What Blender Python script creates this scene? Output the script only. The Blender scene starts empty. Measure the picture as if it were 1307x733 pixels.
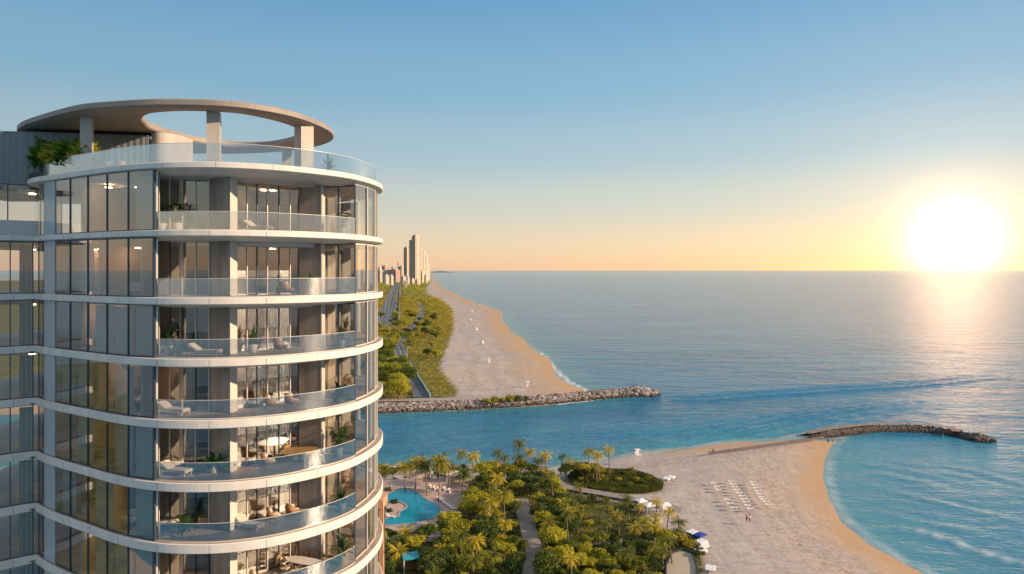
import bpy, bmesh, math, random
import numpy as np
from mathutils import Vector, Matrix, noise

random.seed(7); np.random.seed(7)
R = math.radians
scene = bpy.context.scene

# ------------------------------------------------------------------ camera
EYE = 60.0; F = 871.0; PX = 653.5; PY = 345.0
cd = bpy.data.cameras.new('camera'); cam = bpy.data.objects.new('camera', cd)
scene.collection.objects.link(cam); scene.camera = cam
cam.location = (0, 0, EYE); cam.rotation_euler = (R(90), 0, 0)
cd.sensor_width = 36; cd.lens = 36 * F / 1307
cd.shift_y = (345 - 366.5) / 1307
cd.clip_start = 0.5; cd.clip_end = 300000

# ------------------------------------------------------------------ sky, sun
SUN_AZ, SUN_EL = 104, 21       # lamp: degrees right of the view direction, and height
GLOW_AZ, GLOW_EL = 33.0, 1.9  # where the sun stands in the sky
def dirv(az, el):
    return Vector((math.sin(R(az)) * math.cos(R(el)), math.cos(R(az)) * math.cos(R(el)), math.sin(R(el))))
world = bpy.data.worlds.new('World'); scene.world = world; world.use_nodes = True
def setup_world():
    nt = world.node_tree; nt.nodes.clear(); N = nt.nodes; L = nt.links
    out = N.new('ShaderNodeOutputWorld')
    sky = N.new('ShaderNodeTexSky'); sky.sky_type = 'NISHITA'; sky.sun_disc = False
    sky.sun_elevation = R(3); sky.sun_rotation = R(GLOW_AZ); sky.altitude = 60
    sky.air_density = 1.0; sky.dust_density = 0.1; sky.ozone_density = 2.0
    bg = N.new('ShaderNodeBackground'); bg.inputs[1].default_value = 0.05
    L.new(sky.outputs[0], bg.inputs[0])
    # high blue to warm horizon, and the glow of the low sun
    tc = N.new('ShaderNodeTexCoord'); nz = N.new('ShaderNodeVectorMath'); nz.operation = 'NORMALIZE'
    L.new(tc.outputs['Generated'], nz.inputs[0])
    sep = N.new('ShaderNodeSeparateXYZ'); L.new(nz.outputs[0], sep.inputs[0])
    ramp = N.new('ShaderNodeValToRGB'); cr = ramp.color_ramp; cr.interpolation = 'EASE'
    pts = [(0.0, (0.71, 0.495, 0.40)), (0.04, (0.71, 0.55, 0.46)), (0.10, (0.56, 0.55, 0.52)),
           (0.17, (0.36, 0.49, 0.57)), (0.26, (0.225, 0.425, 0.595)), (0.38, (0.135, 0.34, 0.575)), (0.60, (0.52, 0.58, 0.66)), (1.0, (0.62, 0.62, 0.66))]
    while len(cr.elements) < len(pts): cr.elements.new(0.5)
    for e, (p, c) in zip(cr.elements, pts): e.position = p; e.color = (*c, 1)
    L.new(sep.outputs[2], ramp.inputs[0])
    bg2 = N.new('ShaderNodeBackground'); bg2.inputs[1].default_value = 0.60
    L.new(ramp.outputs[0], bg2.inputs[0])
    dot = N.new('ShaderNodeVectorMath'); dot.operation = 'DOT_PRODUCT'
    dot.inputs[1].default_value = dirv(GLOW_AZ, GLOW_EL); L.new(nz.outputs[0], dot.inputs[0])
    def m(op, a, b, clamp=False):
        n = N.new('ShaderNodeMath'); n.operation = op; n.use_clamp = clamp
        for k, v in enumerate((a, b)):
            if isinstance(v, (int, float)): n.inputs[k].default_value = v
            elif v is not None: L.new(v, n.inputs[k])
        return n.outputs[0]
    ang = m('ARCCOSINE', m('MINIMUM', dot.outputs['Value'], 0.999999), None)
    # glow terms exp(-(a/w)^p)
    def term(w, p, color, strength):
        e = m('POWER', 2.71828, m('MULTIPLY', m('POWER', m('DIVIDE', ang, w), p), -1.0))
        b = N.new('ShaderNodeBackground'); b.inputs[0].default_value = (*color, 1)
        L.new(m('MULTIPLY', e, strength), b.inputs[1]); return b.outputs[0]
    sh = [bg.outputs[0], bg2.outputs[0],
          term(0.046, 2.0, (1.0, 0.58, 0.32), 2.4),
          term(0.095, 1.5, (1.0, 0.70, 0.48), 0.20),
          term(0.34, 1.3, (1.0, 0.55, 0.36), 0.03)]
    cur = sh[0]
    for s in sh[1:]:
        a = N.new('ShaderNodeAddShader'); L.new(cur, a.inputs[0]); L.new(s, a.inputs[1]); cur = a.outputs[0]
    L.new(cur, out.inputs['Surface'])
setup_world()
ld = bpy.data.lights.new('sun', 'SUN'); ld.energy = 4.7; ld.angle = R(1.2); ld.color = (1.0, 0.72, 0.46)
sun = bpy.data.objects.new('sun', ld); scene.collection.objects.link(sun)
sun.rotation_euler = (-dirv(SUN_AZ, SUN_EL)).to_track_quat('-Z', 'Y').to_euler()
sun.location = (200, 0, 150)
vs = scene.view_settings
vs.view_transform = 'Standard'; vs.look = 'None'; vs.gamma = 1.0; vs.exposure = 0.45; vs.use_curve_mapping = False
scene.cycles.max_bounces = 8; scene.cycles.transparent_max_bounces = 24
scene.cycles.caustics_reflective = False; scene.cycles.caustics_refractive = False
scene.cycles.use_denoising = True

# ------------------------------------------------------------------ materials
MATS = {}
def mat(name, color, rough=0.7, metal=0.0, spec=0.5, noise_amt=0.0, noise_scale=3.0, color2=None, bump=0.0, bump_scale=None, stretch=(1, 1, 1)):
    if name in MATS: return MATS[name]
    m = bpy.data.materials.new(name); m.use_nodes = True; MATS[name] = m
    nt = m.node_tree; b = nt.nodes['Principled BSDF']
    b.inputs['Base Color'].default_value = (*color, 1); b.inputs['Roughness'].default_value = rough
    b.inputs['Metallic'].default_value = metal; b.inputs['Specular IOR Level'].default_value = spec
    if noise_amt > 0 or color2 or bump > 0:
        g = nt.nodes.new('ShaderNodeNewGeometry'); mp = nt.nodes.new('ShaderNodeMapping'); mp.inputs['Scale'].default_value = stretch
        nt.links.new(g.outputs['Position'], mp.inputs[0])
        n = nt.nodes.new('ShaderNodeTexNoise'); n.inputs['Scale'].default_value = noise_scale; n.inputs['Detail'].default_value = 5
        nt.links.new(mp.outputs[0], n.inputs['Vector'])
        c2 = color2 or tuple(max(0, c * (1 - noise_amt)) for c in color)
        rp = nt.nodes.new('ShaderNodeValToRGB'); rp.color_ramp.elements[0].position = 0.35; rp.color_ramp.elements[1].position = 0.65
        rp.color_ramp.elements[0].color = (*c2, 1); rp.color_ramp.elements[1].color = (*color, 1)
        nt.links.new(n.outputs['Fac'], rp.inputs[0]); nt.links.new(rp.outputs[0], b.inputs['Base Color'])
        if bump > 0:
            n2 = nt.nodes.new('ShaderNodeTexNoise'); n2.inputs['Scale'].default_value = bump_scale or noise_scale; n2.inputs['Detail'].default_value = 4
            nt.links.new(mp.outputs[0], n2.inputs['Vector'])
            bp = nt.nodes.new('ShaderNodeBump'); bp.inputs['Strength'].default_value = 1; bp.inputs['Distance'].default_value = bump
            nt.links.new(n2.outputs['Fac'], bp.inputs['Height']); nt.links.new(bp.outputs[0], b.inputs['Normal'])
    return m
def glass_mat(name, tint, refl_lo, refl_hi, rough=0.0, refl_tint=(1, 1, 1), wob=0.0):
    m = bpy.data.materials.new(name); m.use_nodes = True; MATS[name] = m; nt = m.node_tree; N = nt.nodes; L = nt.links
    N.clear(); out = N.new('ShaderNodeOutputMaterial')
    tr = N.new('ShaderNodeBsdfTransparent'); tr.inputs[0].default_value = (*tint, 1)
    gl = N.new('ShaderNodeBsdfGlossy'); gl.inputs['Roughness'].default_value = rough; gl.inputs['Color'].default_value = (*refl_tint, 1)
    lw = N.new('ShaderNodeLayerWeight'); lw.inputs[0].default_value = 0.35
    mr = N.new('ShaderNodeMapRange'); mr.inputs['To Min'].default_value = refl_lo; mr.inputs['To Max'].default_value = refl_hi
    L.new(lw.outputs['Facing'], mr.inputs['Value'])
    mx = N.new('ShaderNodeMixShader'); L.new(mr.outputs[0], mx.inputs[0]); L.new(tr.outputs[0], mx.inputs[1]); L.new(gl.outputs[0], mx.inputs[2])
    if wob:
        g = N.new('ShaderNodeNewGeometry'); n = N.new('ShaderNodeTexNoise'); n.inputs['Scale'].default_value = 0.35; n.inputs['Detail'].default_value = 1
        L.new(g.outputs['Position'], n.inputs['Vector']); bp = N.new('ShaderNodeBump'); bp.inputs['Distance'].default_value = wob
        L.new(n.outputs['Fac'], bp.inputs['Height']); L.new(bp.outputs[0], gl.inputs['Normal'])
    L.new(mx.outputs[0], out.inputs[0]); return m
M_white = mat('white_concrete', (0.80, 0.74, 0.68), 0.6, noise_amt=0.12, noise_scale=1.1, stretch=(1, 1, .35))
M_joint = mat('joint_dark', (0.25, 0.23, 0.22), 0.9)
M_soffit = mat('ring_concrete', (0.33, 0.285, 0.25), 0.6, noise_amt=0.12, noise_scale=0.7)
M_stone = mat('dark_stone', (0.28, 0.23, 0.20), 0.45, color2=(0.42, 0.36, 0.32), noise_scale=1.6, stretch=(1, 1, 0.25))
M_column = mat('pale_column', (0.52, 0.47, 0.42), 0.6, noise_amt=0.15, noise_scale=1.2, stretch=(1, 1, .3))
M_mull = mat('dark_mullion', (0.06, 0.09, 0.12), 0.35, metal=0.4)
M_mullw = mat('pale_mullion', (0.72, 0.68, 0.62), 0.4, metal=0.1)
M_panel = mat('pale_panel', (0.50, 0.53, 0.56), 0.25, noise_amt=0.1)
M_corr = mat('corrugated_metal', (0.20, 0.22, 0.235), 0.5, metal=0.2)
M_dark = mat('dark_metal', (0.03, 0.035, 0.04), 0.5)
M_inwall = mat('interior_plaster', (0.62, 0.49, 0.38), 0.8, noise_amt=0.25, noise_scale=0.35)
M_inwood = mat('interior_wood', (0.22, 0.11, 0.055), 0.5, noise_amt=0.4, noise_scale=1.5, stretch=(1, 1, .15))
M_infloor = mat('interior_floor', (0.48, 0.37, 0.29), 0.45, noise_amt=0.3, noise_scale=1.0)
M_curtain = mat('curtain_cloth', (0.55, 0.50, 0.45), 0.9)
M_fabric = mat('cream_fabric', (0.62, 0.55, 0.46), 0.9)
M_wicker = mat('tan_wicker', (0.42, 0.23, 0.10), 0.7, noise_amt=0.3, noise_scale=20)
M_wood = mat('table_wood', (0.42, 0.25, 0.09), 0.4, noise_amt=0.2, noise_scale=5)
M_dwood = mat('dark_wood', (0.09, 0.055, 0.04), 0.5)
M_pot = mat('pale_pot', (0.5, 0.48, 0.45), 0.7)
M_leafg = mat('houseplant_leaf', (0.05, 0.14, 0.03), 0.5, color2=(0.02, 0.06, 0.015), noise_scale=6)
M_glass = glass_mat('window_glass', (0.88, 0.89, 0.88), 0.07, 0.42, 0.0, (0.95, 0.97, 1.0), wob=0.004)
M_glassb = glass_mat('balcony_window_glass', (0.86, 0.86, 0.84), 0.10, 0.7, 0.0)
M_rail = glass_mat('railing_glass', (0.88, 0.89, 0.90), 0.20, 0.8, 0.05, (0.95, 0.98, 1.0), wob=0.01)

# ------------------------------------------------------------------ mesh helpers
class MB:
    def __init__(s): s.v = []; s.f = []; s.m = []
    def add(s, vs, fs, mi=0):
        o = len(s.v); s.v += [tuple(v) for v in vs]; s.f += [tuple(i + o for i in f) for f in fs]; s.m += [mi] * len(fs)
    def box(s, c, d, rz=0, mi=0, taper=1.0):
        x, y, z = [k / 2 for k in d]; P = []
        for sz in (-1, 1):
            t = taper if sz > 0 else 1
            for sx, sy in ((-1, -1), (1, -1), (1, 1), (-1, 1)):
                px, py = sx * x * t, sy * y * t
                P.append((c[0] + px * math.cos(rz) - py * math.sin(rz), c[1] + px * math.sin(rz) + py * math.cos(rz), c[2] + sz * z))
        s.add(P, [(0, 3, 2, 1), (4, 5, 6, 7), (0, 1, 5, 4), (1, 2, 6, 5), (2, 3, 7, 6), (3, 0, 4, 7)], mi)
    def bar(s, a, b, w, z0, z1, mi=0):          # a vertical wall of thickness w from a to b
        a = Vector(a[:2]); b = Vector(b[:2]); d = b - a; c = (a + b) / 2
        s.box((c.x, c.y, (z0 + z1) / 2), (d.length, w, z1 - z0), math.atan2(d.y, d.x), mi)
    def tube(s, pts, rads, n=8, mi=0, cap=True):
        pts = [Vector(p) for p in pts]
        if not hasattr(rads, '__len__'): rads = [rads] * len(pts)
        o = len(s.v); V = []
        for i, p in enumerate(pts):
            t = (pts[min(i + 1, len(pts) - 1)] - pts[max(i - 1, 0)]).normalized()
            u = t.orthogonal().normalized() if abs(t.z) < 0.9 else (Vector((1, 0, 0)) - t * t.x).normalized()
            w = t.cross(u)
            for k in range(n):
                a = 2 * math.pi * k / n; V.append(p + (u * math.cos(a) + w * math.sin(a)) * rads[i])
        Fs = [(i * n + k, i * n + (k + 1) % n, (i + 1) * n + (k + 1) % n, (i + 1) * n + k) for i in range(len(pts) - 1) for k in range(n)]
        if cap: Fs += [tuple(range(n - 1, -1, -1)), tuple(range((len(pts) - 1) * n, len(pts) * n))]
        s.add(V, Fs, mi)
    def prism(s, poly, z0, z1, mi=0, mtop=None):
        n = len(poly); V = [(p[0], p[1], z0) for p in poly] + [(p[0], p[1], z1) for p in poly]
        s.add(V, [tuple(range(n - 1, -1, -1))] + [(i, (i + 1) % n, n + (i + 1) % n, n + i) for i in range(n)], mi)
        s.add(V[n:], [tuple(range(n))], mi if mtop is None else mtop)
    def build(s, name, mats, parent=None, smooth=False, link=True):
        me = bpy.data.meshes.new(name); me.from_pydata(s.v, [], s.f)
        if not isinstance(mats, (list, tuple)): mats = [mats]
        for k in mats: me.materials.append(k)
        if len(mats) > 1: me.polygons.foreach_set('material_index', s.m)
        if smooth: me.polygons.foreach_set('use_smooth', [True] * len(s.f))
        me.update(); o = bpy.data.objects.new(name, me)
        if link: scene.collection.objects.link(o)
        if parent: o.parent = parent
        return o
def np_mesh(name, verts, faces, material, smooth=True, attrs=None, parent=None, link=True):
    me = bpy.data.meshes.new(name); nv, nf = len(verts), len(faces); k = faces.shape[1]
    me.vertices.add(nv); me.vertices.foreach_set('co', np.asarray(verts, np.float32).ravel())
    me.loops.add(nf * k); me.loops.foreach_set('vertex_index', faces.astype(np.int32).ravel())
    me.polygons.add(nf); me.polygons.foreach_set('loop_start', np.arange(0, nf * k, k, dtype=np.int32))
    me.polygons.foreach_set('loop_total', np.full(nf, k, np.int32))
    me.polygons.foreach_set('use_smooth', np.full(nf, smooth))
    for mm in (material if isinstance(material, (list, tuple)) else [material]): me.materials.append(mm)
    me.update(calc_edges=True); me.validate()
    for an, av in (attrs or {}).items():
        at = me.attributes.new(an, 'FLOAT', 'POINT'); at.data.foreach_set('value', np.asarray(av, np.float32))
    o = bpy.data.objects.new(name, me)
    if link: scene.collection.objects.link(o)
    if parent: o.parent = parent
    return o
def tag(o, label=None, cat=None, group=None, kind=None):
    if label: o['label'] = label
    if cat: o['category'] = cat
    if group: o['group'] = group
    if kind: o['kind'] = kind
    return o
def empty(name, loc=(0, 0, 0), rz=0, label=None, cat=None, group=None):
    o = bpy.data.objects.new(name, None); scene.collection.objects.link(o); o.location = loc; o.rotation_euler = (0, 0, rz)
    o.empty_display_size = 0.3; return tag(o, label, cat, group)
def dup(root, loc, rz=0, sc=1.0, label=None, group=None):
    def rec(o, par):
        c = o.copy(); scene.collection.objects.link(c); c.parent = par
        for ch in list(o.children): rec(ch, c)
        return c
    r = rec(root, None); r.location = loc; r.rotation_euler = (0, 0, rz)
    r.scale = (sc, sc, sc) if not hasattr(sc, '__len__') else sc
    if label: r['label'] = label
    if group: r['group'] = group
    return r
class Proto:      # first placement moves the original, later ones copy it
    def __init__(s, root): s.root = root; s.used = False
    def place(s, loc, rz=0, sc=1.0, label=None, group=None):
        if not s.used:
            s.used = True; r = s.root; r.location = loc; r.rotation_euler = (0, 0, rz)
            r.scale = (sc, sc, sc) if not hasattr(sc, '__len__') else sc
            if label: r['label'] = label
            if group: r['group'] = group
            return r
        return dup(s.root, loc, rz, sc, label, group)
def G(px, py, h=0.0):            # ground point at height h that the photograph shows at this pixel
    Y = F * (EYE - h) / (py - PY); return Vector(((px - PX) / F * Y, Y, h))
def A(px, Y, z=0): return Vector(((px - PX) / F * Y, Y, z))
def catmull(P, n=8, closed=False):
    P = [Vector(p) for p in P]; out = []; m = len(P); rng = range(m if closed else m - 1)
    for i in rng:
        if closed: p0, p1, p2, p3 = P[i - 1], P[i], P[(i + 1) % m], P[(i + 2) % m]
        else: p0, p1, p2, p3 = P[max(i - 1, 0)], P[i], P[i + 1], P[min(i + 2, m - 1)]
        for k in range(n):
            t = k / n
            out.append(0.5 * ((2 * p1) + (p2 - p0) * t + (2 * p0 - 5 * p1 + 4 * p2 - p3) * t * t + (3 * p1 - p0 - 3 * p2 + p3) * t ** 3))
    if not closed: out.append(P[-1].copy())
    return out
def offset(poly, d, closed=True):     # offset to the left of travel by d
    n = len(poly); out = []
    for i in range(n):
        p = poly[i]; a = poly[i - 1] if (closed or i > 0) else None; b = poly[(i + 1) % n] if (closed or i < n - 1) else None
        ns = []
        if a is not None and (p - a).length > 1e-6: t = (p - a).normalized(); ns.append(Vector((-t.y, t.x)))
        if b is not None and (b - p).length > 1e-6: t = (b - p).normalized(); ns.append(Vector((-t.y, t.x)))
        nn = sum(ns, Vector((0, 0))); nn.normalize(); k = max(0.5, nn.dot(ns[0])); out.append(p + nn * d / k)
    return out
def sdf(P, polys):                 # signed distance, positive inside, union of polygons
    best = None
    for poly in polys:
        a = np.array([[p[0], p[1]] for p in poly]); b = np.roll(a, -1, 0); d = np.full(len(P), 1e18); ins = np.zeros(len(P), bool)
        for i in range(len(a)):
            e = b[i] - a[i]; w = P - a[i]; L2 = max(e @ e, 1e-9); t = np.clip((w @ e) / L2, 0, 1)
            q = w - t[:, None] * e; d = np.minimum(d, (q * q).sum(1))
            c = (a[i, 1] > P[:, 1]) != (b[i, 1] > P[:, 1])
            with np.errstate(divide='ignore', invalid='ignore'):
                xx = a[i, 0] + (P[:, 1] - a[i, 1]) / (b[i, 1] - a[i, 1] + 1e-12) * e[0]
            ins ^= c & (P[:, 0] < xx)
        s = np.sqrt(d) * np.where(ins, 1, -1); best = s if best is None else np.maximum(best, s)
    return best
def grid_mesh(xs, ys):
    X, Y = np.meshgrid(xs, ys); P = np.stack([X.ravel(), Y.ravel()], 1); nx, ny = len(xs), len(ys)
    i = (np.arange(ny - 1)[:, None] * nx + np.arange(nx - 1)[None]).ravel()
    return P, np.stack([i, i + 1, i + 1 + nx, i + nx], 1)
def vnoise(P, s, seed=0, oct=3):   # numpy value noise
    out = np.zeros(len(P)); amp = 1; tot = 0
    for o in range(oct):
        q = P * s * 2 ** o + seed * 17.3 + o * 5.1; i = np.floor(q).astype(int); f = q - i; f = f * f * (3 - 2 * f)
        def h(a, b):
            v = np.sin(a * 127.1 + b * 311.7 + seed * 74.7) * 43758.5453; return v - np.floor(v)
        v = (h(i[:, 0], i[:, 1]) * (1 - f[:, 0]) + h(i[:, 0] + 1, i[:, 1]) * f[:, 0]) * (1 - f[:, 1]) + \
            (h(i[:, 0], i[:, 1] + 1) * (1 - f[:, 0]) + h(i[:, 0] + 1, i[:, 1] + 1) * f[:, 0]) * f[:, 1]
        out += amp * v; tot += amp; amp *= 0.5
    return out / tot

# ================================================================== LAND AND SEA
def gp(lst): return [G(*p).xy for p in lst]
def gp2(lst): return [G(p[0], p[1], 2.2).xy for p in lst]
SOUTH = [Vector((-500, 206))] + gp([(440, 597.5), (560, 598), (640, 600), (700, 599), (722, 594), (760, 588), (815, 580), (860, 574), (920, 567), (985, 561),
         (1040, 554), (1072, 555), (1074, 560), (1062, 570), (1053, 588), (1051, 610), (1059, 640), (1078, 668), (1108, 694), (1148, 717), (1190, 738), (1290, 790)]) + \
        [Vector((84, 80)), Vector((66, 30)), Vector((20, 12)), Vector((-120, 4)), Vector((-500, 15))]
NORTH = [Vector((-2500, 292))] + gp([(440, 529), (600, 523), (700, 517), (772, 508), (768, 502.5), (745, 498), (724, 488), (708, 473), (694, 456), (676, 441), (657, 427), (644, 414),
         (638, 405.5), (642, 399), (624, 392.5), (604, 386), (586, 378), (572, 371), (563, 365), (556, 358), (553, 352)]) + [Vector((-1400, 14000)), Vector((-6000, 14000))]
JET_S = [G(*p).xy for p in [(1030, 558), (1050, 556), (1070, 554), (1110, 549.5), (1150, 549), (1190, 551), (1215, 554.5), (1246, 560.5)]]
JET_N = [G(*p).xy for p in [(440, 529), (520, 526), (600, 522.5), (700, 516), (760, 510), (800, 507), (828, 506.5)]]
VEG_N = gp2([(440, 512), (575, 508), (583, 500), (581, 494), (565, 478), (561, 466), (567, 450), (572, 437), (578, 420), (577, 405), (572, 392), (560, 382), (546, 376), (542, 369), (548, 362), (546, 356), (540, 352)]) + [Vector((-3000, 9000)), Vector((-3000, 330))]
DUNE = gp2([(722, 607), (740, 600), (770, 597), (805, 598), (832, 605), (848, 615), (846, 624), (825, 628), (790, 627), (755, 622), (732, 616)])
SCRUB = gp2([(480, 733), (484, 693), (560, 688), (578, 664), (598, 648), (592, 622), (612, 606), (690, 606), (706, 616), (722, 625), (765, 633), (805, 641), (818, 652), (835, 666), (850, 676),
            (868, 671), (884, 682), (893, 705), (902, 740), (905, 900)]) + [Vector((20, 20)), Vector((-490, 20)), Vector((-490, 120))]
def lin(a, b, s): return list(np.arange(a, b, s))

M_sand = None
def sand_material():
    m = bpy.data.materials.new('beach_sand'); m.use_nodes = True; nt = m.node_tree; N = nt.nodes; L = nt.links; b = N['Principled BSDF']
    b.inputs['Roughness'].default_value = 0.95; b.inputs['Specular IOR Level'].default_value = 0.15
    g = N.new('ShaderNodeNewGeometry')
    def nz(scale, stretch=(1, 1, 1), rot=0, det=5, dist=0):
        mp = N.new('ShaderNodeMapping'); mp.inputs['Scale'].default_value = stretch; mp.inputs['Rotation'].default_value = (0, 0, rot)
        mp.vector_type = 'TEXTURE' if False else 'POINT'
        L.new(g.outputs['Position'], mp.inputs[0]); n = N.new('ShaderNodeTexNoise'); n.inputs['Scale'].default_value = scale; n.inputs['Detail'].default_value = det
        n.inputs['Distortion'].default_value = dist
        L.new(mp.outputs[0], n.inputs['Vector']); return n.outputs['Fac']
    def mix(fac, a, bb, blend='MIX'):
        x = N.new('ShaderNodeMix'); x.data_type = 'RGBA'; x.blend_type = blend
        if isinstance(fac, float): x.inputs[0].default_value = fac
        else: L.new(fac, x.inputs[0])
        for k, v in ((6, a), (7, bb)):
            if isinstance(v, tuple): x.inputs[k].default_value = (*v, 1)
            else: L.new(v, x.inputs[k])
        return x.outputs[2]
    def rng(v, a, bb, c=0.0, d=1.0):
        r = N.new('ShaderNodeMapRange'); L.new(v, r.inputs[0])
        for k, q in enumerate((a, bb, c, d)): r.inputs[k + 1].default_value = q
        return r.outputs[0]
    base = mix(rng(nz(0.05), .35, .65), (0.40, 0.36, 0.345), (0.49, 0.435, 0.40))
    base = mix(rng(nz(0.018, (1, 1, 1), 0, 3), .42, .62), base, (0.52, 0.41, 0.33))
    base = mix(rng(nz(0.45, (1, .18, 1), R(30), 4, 1.2), .42, .70), base, (0.37, 0.335, 0.325))
    base = mix(rng(nz(0.9, (.25, 1, 1), R(25), 4, 1.5), .50, .70), base, (0.31, 0.275, 0.26))
    wa = N.new('ShaderNodeAttribute'); wa.attribute_name = 'wet'
    track = mix(rng(nz(0.8, (1, 1, 1), 0, 6, .8), .50, .56), base, (0.30, 0.22, 0.17))
    ta = N.new('ShaderNodeAttribute'); ta.attribute_name = 'track'
    base = mix(ta.outputs['Fac'], base, track)
    base = mix(wa.outputs['Fac'], base, (0.46, 0.30, 0.18))
    va = N.new('ShaderNodeAttribute'); va.attribute_name = 'veg'
    vg = mix(rng(nz(0.35), .4, .6), (0.075, 0.085, 0.025), (0.17, 0.15, 0.05))
    base = mix(va.outputs['Fac'], base, vg)
    L.new(base, b.inputs['Base Color'])
    n1 = nz(0.6, (1, .25, 1), R(30), 4, 1.5); n2 = nz(1.1, det=6)
    ad = N.new('ShaderNodeMath'); ad.operation = 'ADD'; L.new(n1, ad.inputs[0]); L.new(n2, ad.inputs[1])
    bp = N.new('ShaderNodeBump'); bp.inputs['Distance'].default_value = 0.08; bp.inputs['Strength'].default_value = 1.0
    L.new(ad.outputs[0], bp.inputs['Height']); L.new(bp.outputs[0], b.inputs['Normal'])
    return m
M_sand = sand_material()
def land(name, xs, ys, poly, vegs, slope, top, south):
    P, Fc = grid_mesh(xs, ys); s = sdf(P, [poly]); s = s + (vnoise(P, 0.08, 3) - 0.5) * 3.0 * np.clip(np.abs(P[:, 1]) / 400, .5, 4) * np.where((P[:, 0] < -30) & south, .1, 1)
    if not south: s = s + 2.6 * np.sin(P[:, 1] * .045) * np.clip((P[:, 1] - 320) / 80, 0, 1) * (np.abs(s) < 60)
    h = np.where(s > 0, top * (1 - np.exp(-np.maximum(s, 0) * slope / top)), np.maximum(s * 0.12, -3))
    h += np.where(s > 4, (vnoise(P, 0.05, 5) - 0.5) * 0.2, 0)
    v = sdf(P, vegs); veg = np.clip(v / 1.5 + 0.5 + (vnoise(P, 0.3, 9) - .5) * 1.5, 0, 1)
    wet = np.clip(1.15 - s / (10.0 if south else 24.0) + (vnoise(P, 0.1, 2) - .5) * .8, 0, 1)
    tr0 = np.clip(np.sin(s * 1.5 + 3 * vnoise(P, .03, 12)) * 1.4 - .1, 0, 1) * np.clip(1 - np.abs(s - 17) / 10, 0, 1)
    if south: wet *= np.clip((P[:, 0] - 40) / 20, 0, 1); tr = np.maximum(tr0, .6 * np.clip(1 - np.abs(s - 14) / 7, 0, 1)) * (P[:, 0] > 30); tr = np.maximum(tr, .55 * np.clip(np.sin(s * 1.1 + 5 * vnoise(P, .02, 14)) * 2 - .9, 0, 1) * (s > 4) * (P[:, 0] > 10))
    else: tr = np.maximum(np.clip(1 - np.abs(s - 22) / 8, 0, 1), .8 * np.clip(np.sin(s * .55) * 1.5 - .3, 0, 1) * (s < 60)); wet *= P[:, 0] > -400
    o = np_mesh(name, np.column_stack([P, h]), Fc, M_sand, True, {'veg': veg, 'wet': wet, 'track': tr}); o['kind'] = 'structure'; return o
xs = lin(-500, -120, 20) + lin(-120, 135, 1.5) + [135.0]; ys = lin(-40, 90, 5) + lin(90, 240, 1.5)
land('beach_ground', np.array(xs), np.array(ys), SOUTH, [DUNE, SCRUB], 0.09, 2.0, True)
ys = [270.0]
while ys[-1] < 14000: ys.append(ys[-1] * 1.010 if ys[-1] < 4000 else ys[-1] * 1.05)
xs = list(-500 - np.geomspace(5500, 20, 30)) + lin(-500, -150, 5) + lin(-150, 130, 2.5)
land('north_shore_ground', np.array(xs), np.array(ys), NORTH, [VEG_N], 0.07, 2.2, False)
def LH(x, y): return 2.0

# --- sea
def polydist(P, line):
    d = np.full(len(P), 1e9); t_all = np.zeros(len(P)); sgn = np.zeros(len(P))
    for i in range(len(line) - 1):
        a = np.array(line[i]); e = np.array(line[i + 1]) - a; w = P - a; t = np.clip((w @ e) / (e @ e), 0, 1); q = w - t[:, None] * e
        dd = np.hypot(q[:, 0], q[:, 1]); cr = e[0] * w[:, 1] - e[1] * w[:, 0]; u = dd < d; d[u] = dd[u]; sgn[u] = np.sign(cr[u]); t_all[u] = (i + t[u]) / (len(line) - 1)
    return d * sgn, t_all
xs = list(-130 - np.geomspace(120000, 4, 40)) + lin(-126, 330, 2.2) + list(332 + np.geomspace(3, 120000, 46))
ys = list(128 - np.geomspace(120000, 10, 22)) + lin(130, 430, 1.5) + list(432 + np.geomspace(2.5, 160000, 110))
P, Fc = grid_mesh(np.array(xs), np.array(ys))
s = -sdf(P, [SOUTH, NORTH]); z = np.zeros(len(P)); foam = np.zeros(len(P))
near = (P[:, 0] > -126) & (P[:, 0] < 330) & (P[:, 1] > 130) & (P[:, 1] < 600)
z += np.where(near, (vnoise(P * np.array([1, 1.0]), 0.16, 1, 3) - .5) * 0.28 * np.clip(s / 10, 0, 1), 0)
def swell(line, amp, w, n=1, gap=6, fm=0):
    global z, foam
    pts = [G(*p).xy for p in line]; d, t = polydist(P, [tuple(p) for p in catmull(pts, 6)]); fade = np.sin(np.clip(t, 0, 1) * math.pi) ** 0.6
    d = d + (vnoise(P, 0.05, 8) - .5) * 2.5
    for k in range(n): z += amp * (0.75 ** k) * np.exp(-((d - k * gap) / w) ** 2) * fade - 0.5 * amp * np.exp(-((d - k * gap - w * 1.6) / w) ** 2) * fade
    if fm: foam[:] = np.maximum(foam, fm * np.clip(1.6 * np.exp(-(d / 0.9) ** 2) * fade - .3 + (vnoise(P, .5, 4) - .5) * .8, 0, 1) * (fade > .3))
swell([(690, 607), (760, 594), (815, 577), (860, 566), (920, 556), (980, 543), (1040, 530), (1100, 521), (1180, 510)], 0.75, 1.5, 3, -7)
swell([(700, 592), (780, 574), (850, 558), (920, 548), (980, 536), (1060, 522), (1150, 508)], 0.4, 1.6, 2, 6)
swell([(845, 510), (900, 511), (960, 506), (1060, 500), (1180, 492), (1300, 480)], 0.65, 1.6, 2, 10)
swell([(640, 580), (720, 566), (800, 553), (880, 540), (960, 525)], 0.25, 2, 3, 7)
swell([(1130, 625), (1180, 638), (1240, 652), (1320, 672)], 0.35, 2.0, 1, 8)
swell([(1190, 600), (1240, 611), (1330, 636)], 0.28, 2.2, 2, 8)
swell([(1150, 672), (1210, 690), (1260, 708), (1330, 724)], 0.38, 1.3, 1, 8, 0.45)
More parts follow.
